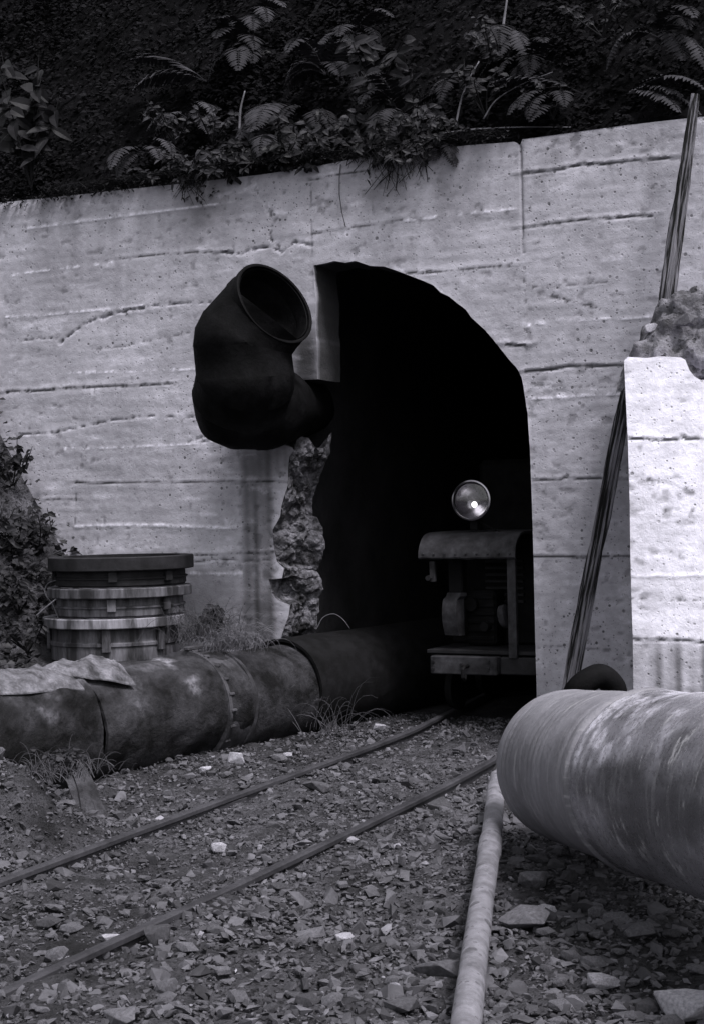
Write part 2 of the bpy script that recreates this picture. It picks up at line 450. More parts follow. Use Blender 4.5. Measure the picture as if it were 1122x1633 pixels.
    for a, b in be:
        ia, ib = rm[int(a)], rm[int(b)]
        pa, pb = int(a), int(b)
        for k in range(NS):
            na, nb_ = base_i+k*nb+ia, base_i+k*nb+ib
            faces.append([pb, pa, na, nb_]); pa, pb = na, nb_
    allv = np.concatenate(allv); allc = np.concatenate(allc)
    o = mk(name, allv, faces, m, smooth=True)
    o.data.set_sharp_from_angle(angle=rad(50))
    colattr(o, 'stain_shade', allc)
    return o

# ---- portal wall (front face in the plane Y = WY)
def wl(pts): return [(W(x, y)[0], W(x, y)[2]) for x, y in pts]
outer = [(-9.7, -.3), (-1.25, -.3)] + wl([(1290, 168), (1190, 178), (1100, 188), (1000, 199), (900, 213), (832, 222), (828, 232), (820, 226), (740, 232), (655, 243),
          (560, 254), (500, 266), (420, 278), (300, 292), (200, 302), (120, 311), (10, 322)]) + [(-9.7, 4.09)]
JAG = [(470, 716), (462, 728), (460, 742), (459, 775), (453, 793), (449, 808), (447, 824), (435, 845), (437, 875), (442, 896), (453, 906),
       (450, 922), (429, 924), (435, 950), (445, 958), (463, 965), (460, 983), (454, 1000), (450, 1012), (446, 1030), (440, 1060), (440, 1250)]
hole = wl([(860, 1250), (858, 1165), (855, 1110), (852, 1000), (850, 900), (847, 800), (844, 720), (840, 660), (834, 620), (831, 603), (824, 588), (811, 574), (797, 556), (785, 541),
           (772, 526), (751, 507), (742, 494), (730, 485), (715, 473), (701, 466), (690, 455), (672, 447), (651, 439), (630, 431), (612, 425), (590, 424), (566, 416), (550, 419),
           (533, 416), (518, 420), (500, 423), (501, 450), (504, 480), (503, 520), (506, 560), (506, 605), (478, 606), (440, 607),
           (395, 610), (365, 640), (368, 680), (395, 705), (430, 712), (450, 708)] + JAG)
Ls = []
def ln(pts, wd=.008, dep=.012, kind='d', rag=.6): Ls.append((wl(pts), wd, dep, kind, rag))
ln([(45, 363), (100, 356), (200, 344), (300, 332), (345, 326)], .010, .012, 'l', .5)
ln([(10, 440), (90, 428), (180, 418)], .006, .005, 'l', .8)
ln([(10, 506), (80, 501), (160, 494), (230, 487)], .008, .008, 'l', .8)
ln([(120, 840), (180, 838), (250, 838), (375, 842)], .014, .012, 'l', 1)
ln([(300, 915), (385, 915)], .012, .008, 'l', 1.2)
ln([(845, 635), (920, 632), (990, 628)], .010, .008, 'l', 1)
ln([(640, 352), (720, 343), (780, 337), (822, 333)], .007, .008, 'l', .8)
ln([(838, 519), (880, 513), (960, 508), (1045, 505)], .007, .01, 'l', .6)
ln([(100, 716), (200, 713), (330, 706)], .006, .006, 'l', .8)
ln([(110, 595), (220, 592), (330, 588)], .006, .005, 'l', 1)
ln([(140, 560), (230, 545), (330, 525)], .005, .006, 'g', 1)
ln([(190, 412), (280, 405), (360, 401)], .006, .01, 'd', .5)
ln([(355, 401), (385, 405), (400, 398), (430, 393), (450, 402), (470, 385), (497, 392)], .016, .03, 's', 1.6)
ln([(405, 300), (425, 330), (440, 350), (430, 375), (445, 395)], .02, .015, 's', 2.5)
ln([(95, 547), (110, 535), (130, 520), (150, 510), (180, 500), (230, 490)], .018, .03, 's', 1.8)
ln([(230, 490), (270, 485), (300, 484), (340, 482)], .009, .016, 's', 1.5)
ln([(28, 546), (60, 540), (92, 541)], .009, .012, 's', 1.2)
ln([(10, 625), (100, 620), (180, 615), (272, 612)], .009, .014, 'd', .9)
ln([(10, 695), (80, 691), (130, 681), (180, 669), (240, 664), (340, 665)], .009, .016, 's', .8)
ln([(120, 770), (200, 769), (300, 769), (400, 768), (460, 768)], .007, .012, 'd', .3)
ln([(75, 797), (121, 797)], .007, .010, 'd', .4); ln([(122, 768), (120, 835)], .006, .010, 'g', .3)
ln([(300, 884), (380, 884), (440, 881)], .006, .012, 'd', .5)
ln([(305, 896), (350, 892), (400, 896), (440, 891)], .011, .018, 's', 1.2)
ln([(497, 373), (520, 368), (560, 363), (620, 355), (640, 350)], .006, .010, 'd', .3)
ln([(492, 286), (530, 280), (575, 275), (615, 270)], .007, .012, 'd', .4)
ln([(648, 436), (700, 433), (760, 428), (828, 422)], .007, .012, 'd', .9)
ln([(829, 226), (829, 240), (831, 300), (832, 360), (834, 400)], .010, .02, 'g', .5)
ln([(834, 400), (836, 480), (838, 560)], .006, .008, 'g', .8)
ln([(496, 292), (495, 340), (497, 392), (500, 425)], .006, .010, 'g', .6)
ln([(833, 277), (900, 268), (930, 262), (960, 262), (1000, 256), (1066, 250)], .010, .024, 'd', .5)
ln([(833, 362), (900, 354), (960, 349), (1038, 344)], .009, .020, 'd', .4)
ln([(836, 592), (880, 589), (900, 585), (940, 583), (1000, 582)], .013, .026, 'd', .4)
ln([(845, 612), (880, 615), (920, 618), (990, 617)], .007, .006, 'g', 1)
ln([(848, 765), (890, 766), (900, 761), (920, 764), (1005, 762)], .008, .016, 'd', .5)
ln([(850, 888), (920, 889), (1005, 886)], .008, .016, 'd', .4)
ln([(855, 1032), (900, 1030), (960, 1036), (1005, 1038)], .006, .006, 'g', 1)
ln([(840, 460), (900, 455), (965, 449)], .006, .006, 'g', 1)
ln([(806, 549), (836, 550)], .010, .03, 'd', .4)
ln([(330, 640), (345, 690), (300, 705)], .006, .012, 'g', 1)
ln([(322, 705), (345, 700)], .01, .02, 's', 1)
ln([(273, 612), (288, 618), (290, 690)], .004, .006, 'g', .6)
ln([(855, 470), (900, 478), (950, 490)], .010, .006, 's', 3)
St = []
def stn_shade(x, y, rx, ry, k, streak=0):
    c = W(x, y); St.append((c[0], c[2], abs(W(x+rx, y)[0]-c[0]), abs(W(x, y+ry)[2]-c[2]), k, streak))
stn_shade(122, 365, 9, 60, .42, 1); stn_shade(186, 400, 9, 90, .22, 1); stn_shade(60, 330, 60, 14, .25, 1)
stn_shade(330, 320, 42, 52, .5); stn_shade(615, 285, 42, 42, .48); stn_shade(560, 340, 90, 80, .10); stn_shade(720, 330, 40, 80, .18)  # includes soft shade under the wall-top plants, painted into the wall colour
stn_shade(412, 880, 26, 175, .92, 2); stn_shade(400, 990, 26, 60, .35, 1); stn_shade(400, 940, 60, 120, .12, 1)
stn_shade(488, 572, 24, 60, .92); stn_shade(445, 735, 22, 30, .4, 1)  # darker front strip beside the duct
stn_shade(935, 228, 95, 32, .25, 1); stn_shade(1055, 225, 30, 32, .3, 1); stn_shade(860, 300, 25, 20, .2, 1)
stn_shade(350, 690, 30, 60, .15, 1); stn_shade(240, 295, 200, 10, .25, 1); stn_shade(700, 245, 130, 12, .2, 1)
stn_shade(880, 240, 16, 34, .3, 1); stn_shade(990, 250, 26, 50, .28, 1); stn_shade(1040, 290, 14, 60, .22, 1); stn_shade(700, 300, 14, 70, .2, 1); stn_shade(655, 420, 12, 60, .15, 1); stn_shade(230, 340, 12, 60, .2, 1); stn_shade(65, 350, 10, 40, .2, 1); stn_shade(900, 990, 50, 60, .12, 1); stn_shade(960, 700, 20, 100, .1, 1); stn_shade(250, 850, 40, 90, .08, 1); stn_shade(770, 300, 60, 50, .12); stn_shade(160, 640, 80, 40, .07)
stn_shade(415, 345, 50, 50, .2); stn_shade(150, 440, 120, 60, .08); stn_shade(900, 830, 60, 60, .06)
jagv = wl(JAG)
zj0, zj1 = W(470, 716)[2], .0
def skipj(u, v):
    r = np.zeros(u.shape, bool)
    for i in range(len(jagv)-1):
        d, _, _ = seg_dist(u, v, jagv[i], jagv[i+1]); r |= d < .02
    return r
XD = np.array([1.0, 0, 0]); ND = np.array([0, -1.0, 0])
portal = thing('portal_wall', 'board marked pale concrete wall with a dark arched tunnel mouth', 'tunnel portal', (-4.5, WY+.2, 0))
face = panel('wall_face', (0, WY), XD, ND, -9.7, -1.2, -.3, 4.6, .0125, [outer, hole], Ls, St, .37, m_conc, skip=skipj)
unparent_keep(face, portal)

# broken edge of the opening: front outline to back outline, lumpy
front = [(W(x, y)) for x, y in JAG]
BACK = [(545, 690), (530, 712), (520, 735), (512, 755), (504, 778), (500, 798), (500, 819), (514, 838), (517, 868), (513, 895), (504, 909), (512, 925), (515, 940), (508, 955),
        (509, 973), (506, 988), (504, 1005), (500, 1027), (498, 1045), (496, 1065), (494, 1100), (492, 1250)]
back = [W(x, y, WY+.36) for x, y in BACK]
def resample(pl, n):
    pl = np.array(pl); d = np.r_[0, np.cumsum(np.linalg.norm(np.diff(pl, axis=0), axis=1))]
    t = np.linspace(0, d[-1], n); return np.stack([np.interp(t, d, pl[:, k]) for k in range(3)], 1)
zs = np.linspace(W(460, 712)[2], -.2, 260)
fa, ba = np.array(front), np.array(back)
def byz(pl, z): o = np.argsort(pl[:, 2]); return np.stack([np.interp(z, pl[o, 2], pl[o, k]) for k in range(3)], 1)
fr, bk = byz(fa, zs), byz(ba, zs); fr[:, 2] = zs; bk[:, 2] = zs
NU = 60; vv = []
for k in range(NU+1):
    t = k/NU; tt = t
    p = fr*(1-tt)+bk*tt
    bul = math.sin(math.pi*min(t, 1))
    n1 = fbm(p[:, 0]*5, p[:, 1]*5, p[:, 2]*5, 61, 3); n2 = np.abs(fbm(p[:, 0]*12, p[:, 1]*12, p[:, 2]*12, 64, 4))
    led = np.abs(((p[:, 2]*3.1+.3*n1) % 1)-.5)
    am = (.02+.10*bul)
    off = am*(1.1*n1+.9*n2-.3+1.3*(led-.25))+.016*fbm(p[:, 0]*30, p[:, 1]*30, p[:, 2]*30, 68, 2)
    p = p + np.array([.92, -.38, 0])*off[:, None]
    p = p + np.array([0, 0, 1])*(.02*vn(p[:, 0]*20, p[:, 1]*20, p[:, 2]*20, 67))[:, None]
    p[:8, 2] += (np.linspace(1, 0, 8)*(.05*math.sin(k*.13)+.06*t))
    vv.append(p)
# return behind, so the infill reads as a solid block from the side
for dx, dy in ((-.12, .02), (-.5, .02)): vv.append(bk+np.array([dx, dy, 0]))
vv = np.array(vv); a_, b_ = vv.shape[:2]
q = (np.arange(a_-1)[:, None]*b_+np.arange(b_-1)[None, :]).ravel()
be_ = mk('broken_edge', vv.reshape(-1, 3), np.stack([q, q+1, q+b_+1, q+b_], 1)[:, ::-1], m_broken, smooth=False)
unparent_keep(be_, portal)
# tunnel lining
lm = []
arch = [(-5.35, -.2)]+[(-5.45, .5*k) for k in range(1, 5)]
cx, rx, rz, zc = -4.45, 1.0, 1.35, 2.1
arch = [(-5.45, -.3), (-5.45, 2.1)]+[(cx-(rx+.02)*math.cos(a), zc+.2+(rz+.1)*math.sin(a)**.6) for a in np.linspace(.1, math.pi-.1, 20)]+[(-3.40, 2.1), (-3.36, -.3)]
arch = [(x, z) for x, z in arch]
ys = np.linspace(WY+.36, 24, 30); lv = []; lf = []
for i, y in enumerate(ys):
    sh = -.02*(y-WY)**2*.35
    for x, z in arch:
        nz = .04*float(mnoise.noise(Vector((x*2, y*2, z*2)))) if i else 0
        lv.append((x+sh+nz, y, z+nz))
na = len(arch)
for i in range(len(ys)-1):
    for k in range(na-1): lf.append((i*na+k, i*na+k+1, (i+1)*na+k+1, (i+1)*na+k))
lf.append(tuple((len(ys)-1)*na+k for k in range(na)))
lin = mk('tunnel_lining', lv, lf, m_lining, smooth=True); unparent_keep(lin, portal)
# back face round the mouth so no daylight leaks in
mb = MB(); yb = WY+.375
def sheet(x0, x1, z0, z1): mb.add([(x0, yb, z0), (x1, yb, z0), (x1, yb, z1), (x0, yb, z1)], [(0, 1, 2, 3)])
sheet(-9.7, -5.45, -.3, 4.0); sheet(-3.36, -1.25, -.3, 3.9); sheet(-5.45, -3.36, 3.36, 3.95)
for (xa, xb, za) in ((-5.45, -4.95, 2.9), (-4.0, -3.36, 2.6), (-3.65, -3.36, 2.2)): pass
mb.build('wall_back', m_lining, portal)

# ------------------------------------------------------------------ pale pier on the right
a = rad(14); pu = np.array([math.cos(a), math.sin(a), 0]); pn = np.array([math.sin(a), -math.cos(a), 0])
pc = W(1008, 1095, 8.75); pc0 = np.array([pc[0], pc[1], 0])
def pl_(pts):
    r = []
    for x, y in pts:
        p = PL(x, y, pc0, pn); r.append((float((p-pc0) @ pu), float(p[2])))
    return r
ptop = pl_([(1009, 1095), (1008, 1020), (1006, 960), (1004, 880), (1003, 800), (1000, 700), (997, 640), (994, 575), (1000, 569), (1030, 571), (1052, 568), (1085, 570), (1092, 574), (1098, 590), (1106, 600), (1116, 606), (1150, 604)])
po = [(0.0, -.3)] + ptop + [(1.5, ptop[-1][1]), (1.5, -.3)]
Lp = []
def lp(pts, wd=.008, dep=.012, kind='d', rag=.6): Lp.append((pl_(pts), wd, dep, kind, rag))
lp([(1002, 699), (1040, 701), (1080, 701), (1086, 695), (1094, 700), (1140, 700)], .009, .022, 'd', .5)
lp([(1002, 813), (1060, 815), (1140, 813)], .008, .008, 's', 2)
lp([(1005, 918), (1060, 918), (1140, 917)], .010, .012, 'l', .8)
lp([(1006, 955), (1060, 956), (1140, 957)], .006, .008, 's', 1.5)
lp([(1008, 1018), (1060, 1021), (1140, 1024)], .009, .022, 'd', .4)
lp([(1068, 880), (1090, 892)], .006, .01, 'g', 1)
lp([(1003, 760), (1060, 770), (1110, 790)], .02, .006, 's', 3)
c0 = pl_([(1060, 1065)])[0]  # centre of the darker band across the pier's foot
pier = panel('concrete_pier', pc0, pu, pn, -.1, 1.55, -.3, 2.6, .0125, [po], Lp, [(c0[0], c0[1]-.16, 1.2, .34, .80, 2)], .65, m_conc2, seed=300, amp=.7, sidetone=.8)
tag(pier, 'bright white concrete pier with horizontal joints at the right edge, above the big steel pipe', 'pier')

# earth bank on and behind the pier
cp = [W(x, y, 9.1) for x, y in ((992, 572), (1003, 545), (1018, 512), (1034, 492), (1048, 474), (1066, 470), (1090, 466), (1112, 452), (1180, 430), (1300, 380))]
bx = np.linspace(cp[0][0], -.6, 150); bz = np.linspace(0, 1, 80); ev = []
for i, X in enumerate(bx):
    crest = float(np.interp(X, [p[0] for p in cp], [p[2] for p in cp])); yf = 8.93+.30*(X-bx[0])
    for j, t in enumerate(bz):
        y = yf+t*(9.58-yf); zb_ = 2.08
        z = zb_+(crest-zb_)*min(1, t*2.1+.10)**.5
        nf = min(1, (i+1)/8)
        n = nf*(.08*float(fbm(X*4, y*4, z*4, 71, 4))+.05*float(vn(X*13, y*13, z*13, 75))+.02*float(vn(X*34, y*34, z*34, 77)))
        ev.append((X, y-n, z+n*.7))
q = (np.arange(len(bx)-1)[:, None]*len(bz)+np.arange(len(bz)-1)[None, :]).ravel()
bank = mk('earth_bank', ev, np.stack([q, q+len(bz), q+len(bz)+1, q+1], 1), m_earth, smooth=True)
tag(bank, None, None, kind='structure')

# ------------------------------------------------------------------ hillside behind the wall
hx = axis([(-16, -9, .5), (-9, -1, .07), (-1, 6, .5)]); hy = axis([(9.93, 13.5, .08), (13.5, 24, .7)])
HX, HY = np.meshgrid(hx, hy, indexing='ij')
def hillz(X, Y):
    X = np.asarray(X, float); Y = np.asarray(Y, float)
    return 3.93 + 1.45*(Y-9.93) + .25*fbm(X*.9, Y*.9, 0, 81, 4)*sst(9.93, 10.8, Y) + .05*fbm(X*6, Y*6, 0, 85, 3)*sst(9.93, 10.2, Y)
hv = np.stack([HX, HY, hillz(HX, HY)], -1).reshape(-1, 3)
q = (np.arange(len(hx)-1)[:, None]*len(hy)+np.arange(len(hy)-1)[None, :]).ravel()
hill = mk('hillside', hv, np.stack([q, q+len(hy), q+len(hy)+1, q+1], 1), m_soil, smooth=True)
tag(hill, None, None, kind='structure')
def hp(px, py, lift=.15):
    d = ray(px, py); t = 9.9/d[1]
    for k in range(400):
        p = CAM+d*t
        if p[2] < float(hillz(p[0], p[1])): break
        t += .02
    return CAM + d*(t-lift)

# ------------------------------------------------------------------ ventilation duct elbow
def sweep_ring(pts, rs, n=40, noise_=0.0, seed=0, sq=1.0):
    P = [Vector(p) for p in pts]; v = []; f = []
    t0 = (P[1]-P[0]).normalized(); e1 = t0.cross(Vector((0, 0, 1))); e1 = e1.normalized() if e1.length > .1 else t0.orthogonal().normalized()
    for i, p in enumerate(P):
        t = (P[min(i+1, len(P)-1)]-P[max(i-1, 0)]).normalized()
        e1 = (e1-t*e1.dot(t)).normalized(); e2 = t.cross(e1)
        for k in range(n):
            an = 2*math.pi*k/n; d = e1*math.cos(an)+e2*math.sin(an)*sq
            q = p+d*rs[i]
            if noise_: q = q + d*noise_*float(mnoise.fractal(Vector(q)*4+Vector((seed, 0, 0)), 1.0, 2.0, 3))
            v.append(q)
    for i in range(len(P)-1):
        for k in range(n): f.append((i*n+k, i*n+(k+1) % n, (i+1)*n+(k+1) % n, (i+1)*n+k))
    return v, f
O = W(438, 484, 8.95); A1 = W(404, 648, 9.15)
nrm = .62*(-V_)+.62*R_+.45*U_; nrm /= np.linalg.norm(nrm)
ctrl = [W(490, 650, 10.8), W(478, 645, 10.1), A1+np.array([.02, .14, 0]), A1+np.array([-.05, -.10, .03]), W(391, 604, 8.95), W(386, 545, 8.92), O-nrm*.12, O]
duct = thing('ventilation_duct', 'fat black elbow duct rising beside the arch, its round mouth open', 'duct', tuple(A1))
rr = [.24, .24, .30, .335, .338, .328, .315, .313]
def gore(a, b, ra, rb):      # one straight piece of the elbow with a slight bead at each end
    a, b = Vector(a), Vector(b); return [a, a+(b-a)*.03, a+(b-a)*.06, b-(b-a)*.06, b-(b-a)*.03, b], [ra+.004, ra+.004, ra, rb, rb+.004, rb+.004]
pp, rrr = [], []
for i in range(len(ctrl)-1):
    g, r_ = gore(ctrl[i], ctrl[i+1], rr[i], rr[i+1]); pp += g if i == 0 else g[1:]; rrr += r_ if i == 0 else r_[1:]
v, f = sweep_ring(pp, rrr, 48, .012)
v2, f2 = sweep_ring([p for p in pp], [r_-.03 for r_ in rrr], 48, .004)
mb = MB(); mb.add(v, f); mb.add(v2, [q[::-1] for q in f2]); mb.build('elbow_shell', m_black, duct, auto=40)
mb = MB(); mt = align(O, nrm)
mb.lathe([(.296, -.03), (.296, .006), (.300, .009), (.314, .009), (.318, .006), (.318, -.03)], 56, mt, closed=True)
mb.build('mouth_rim', m_black, duct, auto=40)

# ------------------------------------------------------------------ big dark pipe on the left
lp_root = thing('water_main', 'thick tar black pipe lying along the foot of the wall and into the tunnel', 'pipe', (PX(8), 8, 0))
def pipe_mesh(name, A, D, r, L0, L1, m, parent, n=56, step=.05, bumps=.006, seed=0, wall=.02, rfun=None, caps=True, lime_glint=None):
    A = np.array(A); D = np.array(D)/np.linalg.norm(D)
    e1 = np.cross(D, [0, 0, 1.]); e1 /= np.linalg.norm(e1); e2 = np.cross(e1, D)
    ts = np.arange(L0, L1+step*.5, step); an = np.linspace(0, 2*np.pi, n, endpoint=False)
    T, An = np.meshgrid(ts, an, indexing='ij')
    d = np.cos(An)[..., None]*e1+np.sin(An)[..., None]*e2
    rad_ = r + bumps*fbm(np.cos(An)*1.5+seed, np.sin(An)*1.5, T*2.2, 90+seed, 4)
    if rfun: rad_ = rad_ + rfun(T, An)
    # stored in the pipe's own frame (z along the pipe) so that the material follows it
    X = np.cos(An)*rad_; Y = np.sin(An)*rad_
    vs = np.stack([X, Y, T], -1).reshape(-1, 3)
    nt_, na_ = T.shape
    q = (np.arange(nt_-1)[:, None]*na_+np.arange(na_)[None, :]); q2 = (np.arange(nt_-1)[:, None]*na_+((np.arange(na_)+1) % na_)[None, :])
    fs = np.stack([q.ravel(), q2.ravel(), (q2+na_).ravel(), (q+na_).ravel()], 1)
    vs_i = np.stack([np.cos(An)*(rad_-wall), np.sin(An)*(rad_-wall), T], -1).reshape(-1, 3)
    nn = len(vs)
    faces = fs.tolist()+(fs[:, ::-1]+nn).tolist()
    for k in range(na_):
        k2 = (k+1) % na_
        faces.append([k, k+nn, k2+nn, k2]); b0 = (nt_-1)*na_
        faces.append([b0+k2, b0+k2+nn, b0+k+nn, b0+k])
    o = mk(name, np.concatenate([vs, vs_i]), faces, m, smooth=True)
    if lime_glint is not None:  # pale streaks on the water main, painted highlights on the steel pipe
        up_ = np.sin(An) if e2[2] > 0 else -np.sin(An); lt = np.zeros(T.shape); wob = .12*fbm(np.cos(An)*2, T*0+seed, 0, 140, 3)
        for (tc_, w_, k_) in lime_glint:
            lt += k_*np.exp(-((T+wob*(.15 if r > .34 and m is m_bp2 else 1)-tc_)/w_)**2)*sst(.1, .7, up_)*sst(-.2, .35, fbm(T*9, An*5, 0, 150, 3))
        lt += .14*sst(.25, .6, fbm(T*3, An*2.5, 0, 155, 4))*sst(-.2, .8, up_)
        dk = 1-.6*sst(.0, .5, fbm(T*2.2, An*1.6, 0, 158, 4))
        cc2 = np.stack([dk, np.clip(lt, 0, 1), dk*0], -1).reshape(-1, 3); colattr(o, 'crust_glint', np.concatenate([cc2, cc2]))
    Mx = Matrix.Identity(4)
    for i in range(3): Mx[i][0] = e1[i]; Mx[i][1] = e2[i]; Mx[i][2] = D[i]; Mx[i][3] = A[i]
    o.data.set_sharp_from_angle(angle=rad(50))
    if parent is not None:
        o.parent = parent; o.matrix_parent_inverse = Matrix.Translation(-Vector(parent.location))
    o.matrix_basis = Mx
    return o
LA = np.array([-5.895, 4.5, .235]); LD = np.array([.124, 1, 0])/math.hypot(.124, 1)
LM = [(3.05, .05, .5), (3.55, .06, .6), (2.3, .10, .4), (1.2, .05, .3)]
pipe_mesh('pipe_section', LA, LD, .358, -3.5, 2.75, m_pipea, lp_root, seed=1, bumps=.05, n=96, step=.03, lime_glint=LM)
pipe_mesh('pipe_section', LA, LD, .352, 2.77, 4.2, m_pipea, lp_root, seed=5, bumps=.045, n=96, step=.03, lime_glint=LM)
pipe_mesh('pipe_section', LA-np.array([0, 0, .02]), LD, .340, 4.2, 5.0, m_pipea, lp_root, seed=9, bumps=.02, n=96, step=.03, lime_glint=LM)
LB = LA+LD*5.0; LD2 = np.array([.16, 1, 0]); LD2 /= np.linalg.norm(LD2)
pipe_mesh('pipe_section', LB-LD2*.05+np.array([0, 0, .0]), LD2, .37, 0, 9, m_engine, lp_root, seed=12, step=.15)
mb = MB()
def band(mb, t, w_, r_, th, A=LA, D=LD, n=56):
    mb.lathe([(r_, 0), (r_+th, .005), (r_+th, w_-.005), (r_, w_)], n, align(A+D*t, D))
mb.build  # noqa
mb = MB(); band(mb, 3.88, .04, .345, .030); band(mb, 4.16, .04, .338, .030); mb.build('joint_flange', m_pipe, lp_root, auto=40)
mb = MB(); band(mb, 3.92, .24, .345, .014); mb.build('joint_sleeve', m_pipe, lp_root, auto=40)
# bolts round the joint, clamp bar on top
mb = MB()
for k in range(22):
    an = 2*math.pi*k/22; e1 = np.cross(LD, Z_); e2 = np.cross(e1, LD)
    p = LA+LD*3.90+(e1*math.cos(an)+e2*math.sin(an))*.372
    mb.tube([p, p+LD*.05], .011, 6)
    mb.build('tie_bolt', m_pipe, lp_root); mb = MB()
p0 = W(383, 1080, 8.1); mb = MB()
tp = LA+LD*3.90+np.array([.06, 0, .39]); mb.box(tuple(tp+LD*.0+np.array([-.02, .14, .0])), (.02, .17, .012), -.12); mb.box(tuple(tp+np.array([-.0, .31, .0])), (.03, .015, .045), -.12)
mb.build('clamp_bar', m_pipe, lp_root)
# ------------------------------------------------------------------ big grey steel pipe on the right
ba_ = rad(-53.9); BD = np.array([math.cos(ba_), math.sin(ba_), .10]); BD /= np.linalg.norm(BD)
BA = np.array([-2.188, 6.501, .339])
bp_root = thing('steel_pipe', 'big light grey steel pipe lying in the foreground with scuffs and painted-in highlights', 'pipe', (BA[0], BA[1], 0))
JT = 1.10
pipe_mesh('end_section', BA, BD, .338, 0, JT+.01, m_bp1, bp_root, n=128, step=.012, bumps=.005, seed=20, wall=.012,
          rfun=lambda T, A: .0022*np.sin(T*95)*(T > .1)*(.5+.5*np.sin(T*13))-.012*np.exp(-T/.02)-.006*np.exp(-((T-.97)/.012)**2)-.003*np.exp(-((T-.42)/.008)**2))
pipe_mesh('main_section', BA, BD, .346, JT, 4.2, m_bp2, bp_root, n=128, step=.015, bumps=.012, seed=24, wall=.012, lime_glint=[(1.18, .022, 5), (1.25, .018, 5), (1.33, .03, 4.5), (1.45, .05, 2.6), (1.62, .06, 1.2), (1.9, .08, 1.0)],  # pale bands by the joint are highlights painted into the colour
          rfun=lambda T, A: .007*np.exp(-((T-JT-.06)/.02)**2)+.005*np.exp(-((T-JT-.15)/.015)**2)+.004*np.exp(-((T-JT-.23)/.012)**2)+.003*fbm(T*14, A*4, 0, 180, 3)*(T < JT+.5))
mb = MB(); mb.lathe([(.335, -.006), (.351, .0), (.358, .008), (.360, .016), (.356, .024), (.348, .034), (.335, .04)], 96, align(BA+BD*(JT-.02), BD)); mb.build('weld_seam', m_bp1, bp_root, auto=60)

# ------------------------------------------------------------------ thin pipe on the ground
def gz(p, dz): return (float(p[0]), float(p[1]), float(terrain(p[0], p[1]))+dz)
tp_ = thing('thin_pipe', 'long thin pale metal pipe running from under the big pipe to the foreground', 'pipe', tuple(G(780, 1340)))
q1, q2, q3, q4 = G(790, 1255, .10), G(783, 1330, .09), G(765, 1455, .075), G(741, 1640, .065)
q5 = q4+(q4-q3)*.6
def bend(pts, n=14):
    out = []; P = [Vector(p) for p in pts]; P = [P[0]*2-P[1]]+P+[P[-1]*2-P[-2]]
    for i in range(1, len(P)-2):
        for k in range(n):
            t = k/n; a_, b_, c_, d_ = P[i-1:i+3]
            out.append(.5*((2*b_)+(c_-a_)*t+(2*a_-5*b_+4*c_-d_)*t*t+(3*b_-a_-3*c_+d_)*t**3))
    out.append(P[-2]); return out
cl = bend([q1, q2, q3, q4, q5])
v, f = sweep_ring(cl, [.044]*len(cl), 20, .002); mb = MB(); mb.add(v, f); mb.build('tube', m_hose, tp_, auto=50)
mb = MB(); q1b = q1+(q1-q2)*.25
vv_, ff_ = sweep_ring([q1b, q1, q1+(q2-q1)*.5, q2+(q1-q2)*.06], [.036]*4, 20, .002); mb.add(vv_, ff_)
mb.build('narrow_end', m_hose, tp_, auto=50)
mb = MB(); s0 = Vector(cl[15]); s1 = Vector(cl[19]); v, f = sweep_ring([s0, s0+(s1-s0)*.15, s0+(s1-s0)*.85, s1], [.045, .050, .050, .045], 20); mb.add(v, f); mb.build('coupling', m_hose, tp_, auto=50)

# ------------------------------------------------------------------ rails
def rail(pts, root):
    prof = [(-.040, 0), (.040, 0), (.040, .008), (.008, .016), (.006, .062), (.022, .070), (.022, .088), (.014, .094), (-.014, .094), (-.022, .088), (-.022, .070), (-.006, .062), (-.008, .016), (-.040, .008)]
    P = [Vector(p) for p in pts]; v = []; f = []; n = len(prof)
    for i, p in enumerate(P):
        t = (P[min(i+1, len(P)-1)]-P[max(i-1, 0)]); t.z = 0; t.normalize(); s = Vector((t.y, -t.x, 0))
        for (a_, b_) in prof: v.append(p+s*a_+Vector((0, 0, b_)))
    for i in range(len(P)-1):
        for k in range(n): f.append((i*n+k, i*n+(k+1) % n, (i+1)*n+(k+1) % n, (i+1)*n+k))
    f.append(tuple(range(n))); f.append(tuple((len(P)-1)*n+k for k in range(n))[::-1])
    mb = MB(); mb.add(v, f); return mb.build('rail', m_rail, root, auto=30)
track = thing('railway_track', 'narrow gauge track with two thin dark rails running into the tunnel', 'railway track', (-3.7, 7, 0))
ra = bend([(-4.02, 2.5, -.085), (-4.10, 4.6, -.085), (-4.16, 6.5, -.085), (-4.22, 8.9, -.085), (-4.33, 10.0, -.085), (-4.62, 12, -.085), (-5.2, 15, -.085)])
rb = bend([(-3.14, 2.5, -.10), (-3.18, 4.0, -.10), (-3.175, 5.5, -.09), (-3.23, 7.5, -.085), (-3.30, 8.6, -.085), (-3.36, 10.0, -.085), (-3.62, 12, -.085), (-4.2, 15, -.085)])
rail(ra, track); rail(rb, track)
for (pt, px_) in ((ra[30], 0), (rb[36], 0)):
    mb = MB(); mb.box((pt[0]+.012, pt[1], pt[2]+.04), (.006, .16, .022), -.03, .002)
    for k in (-.1, .1): mb.tube([(pt[0]+.01, pt[1]+k, pt[2]+.04), (pt[0]+.032, pt[1]+k, pt[2]+.04)], .01, 6)
    mb.build('fishplate', m_rail, track)

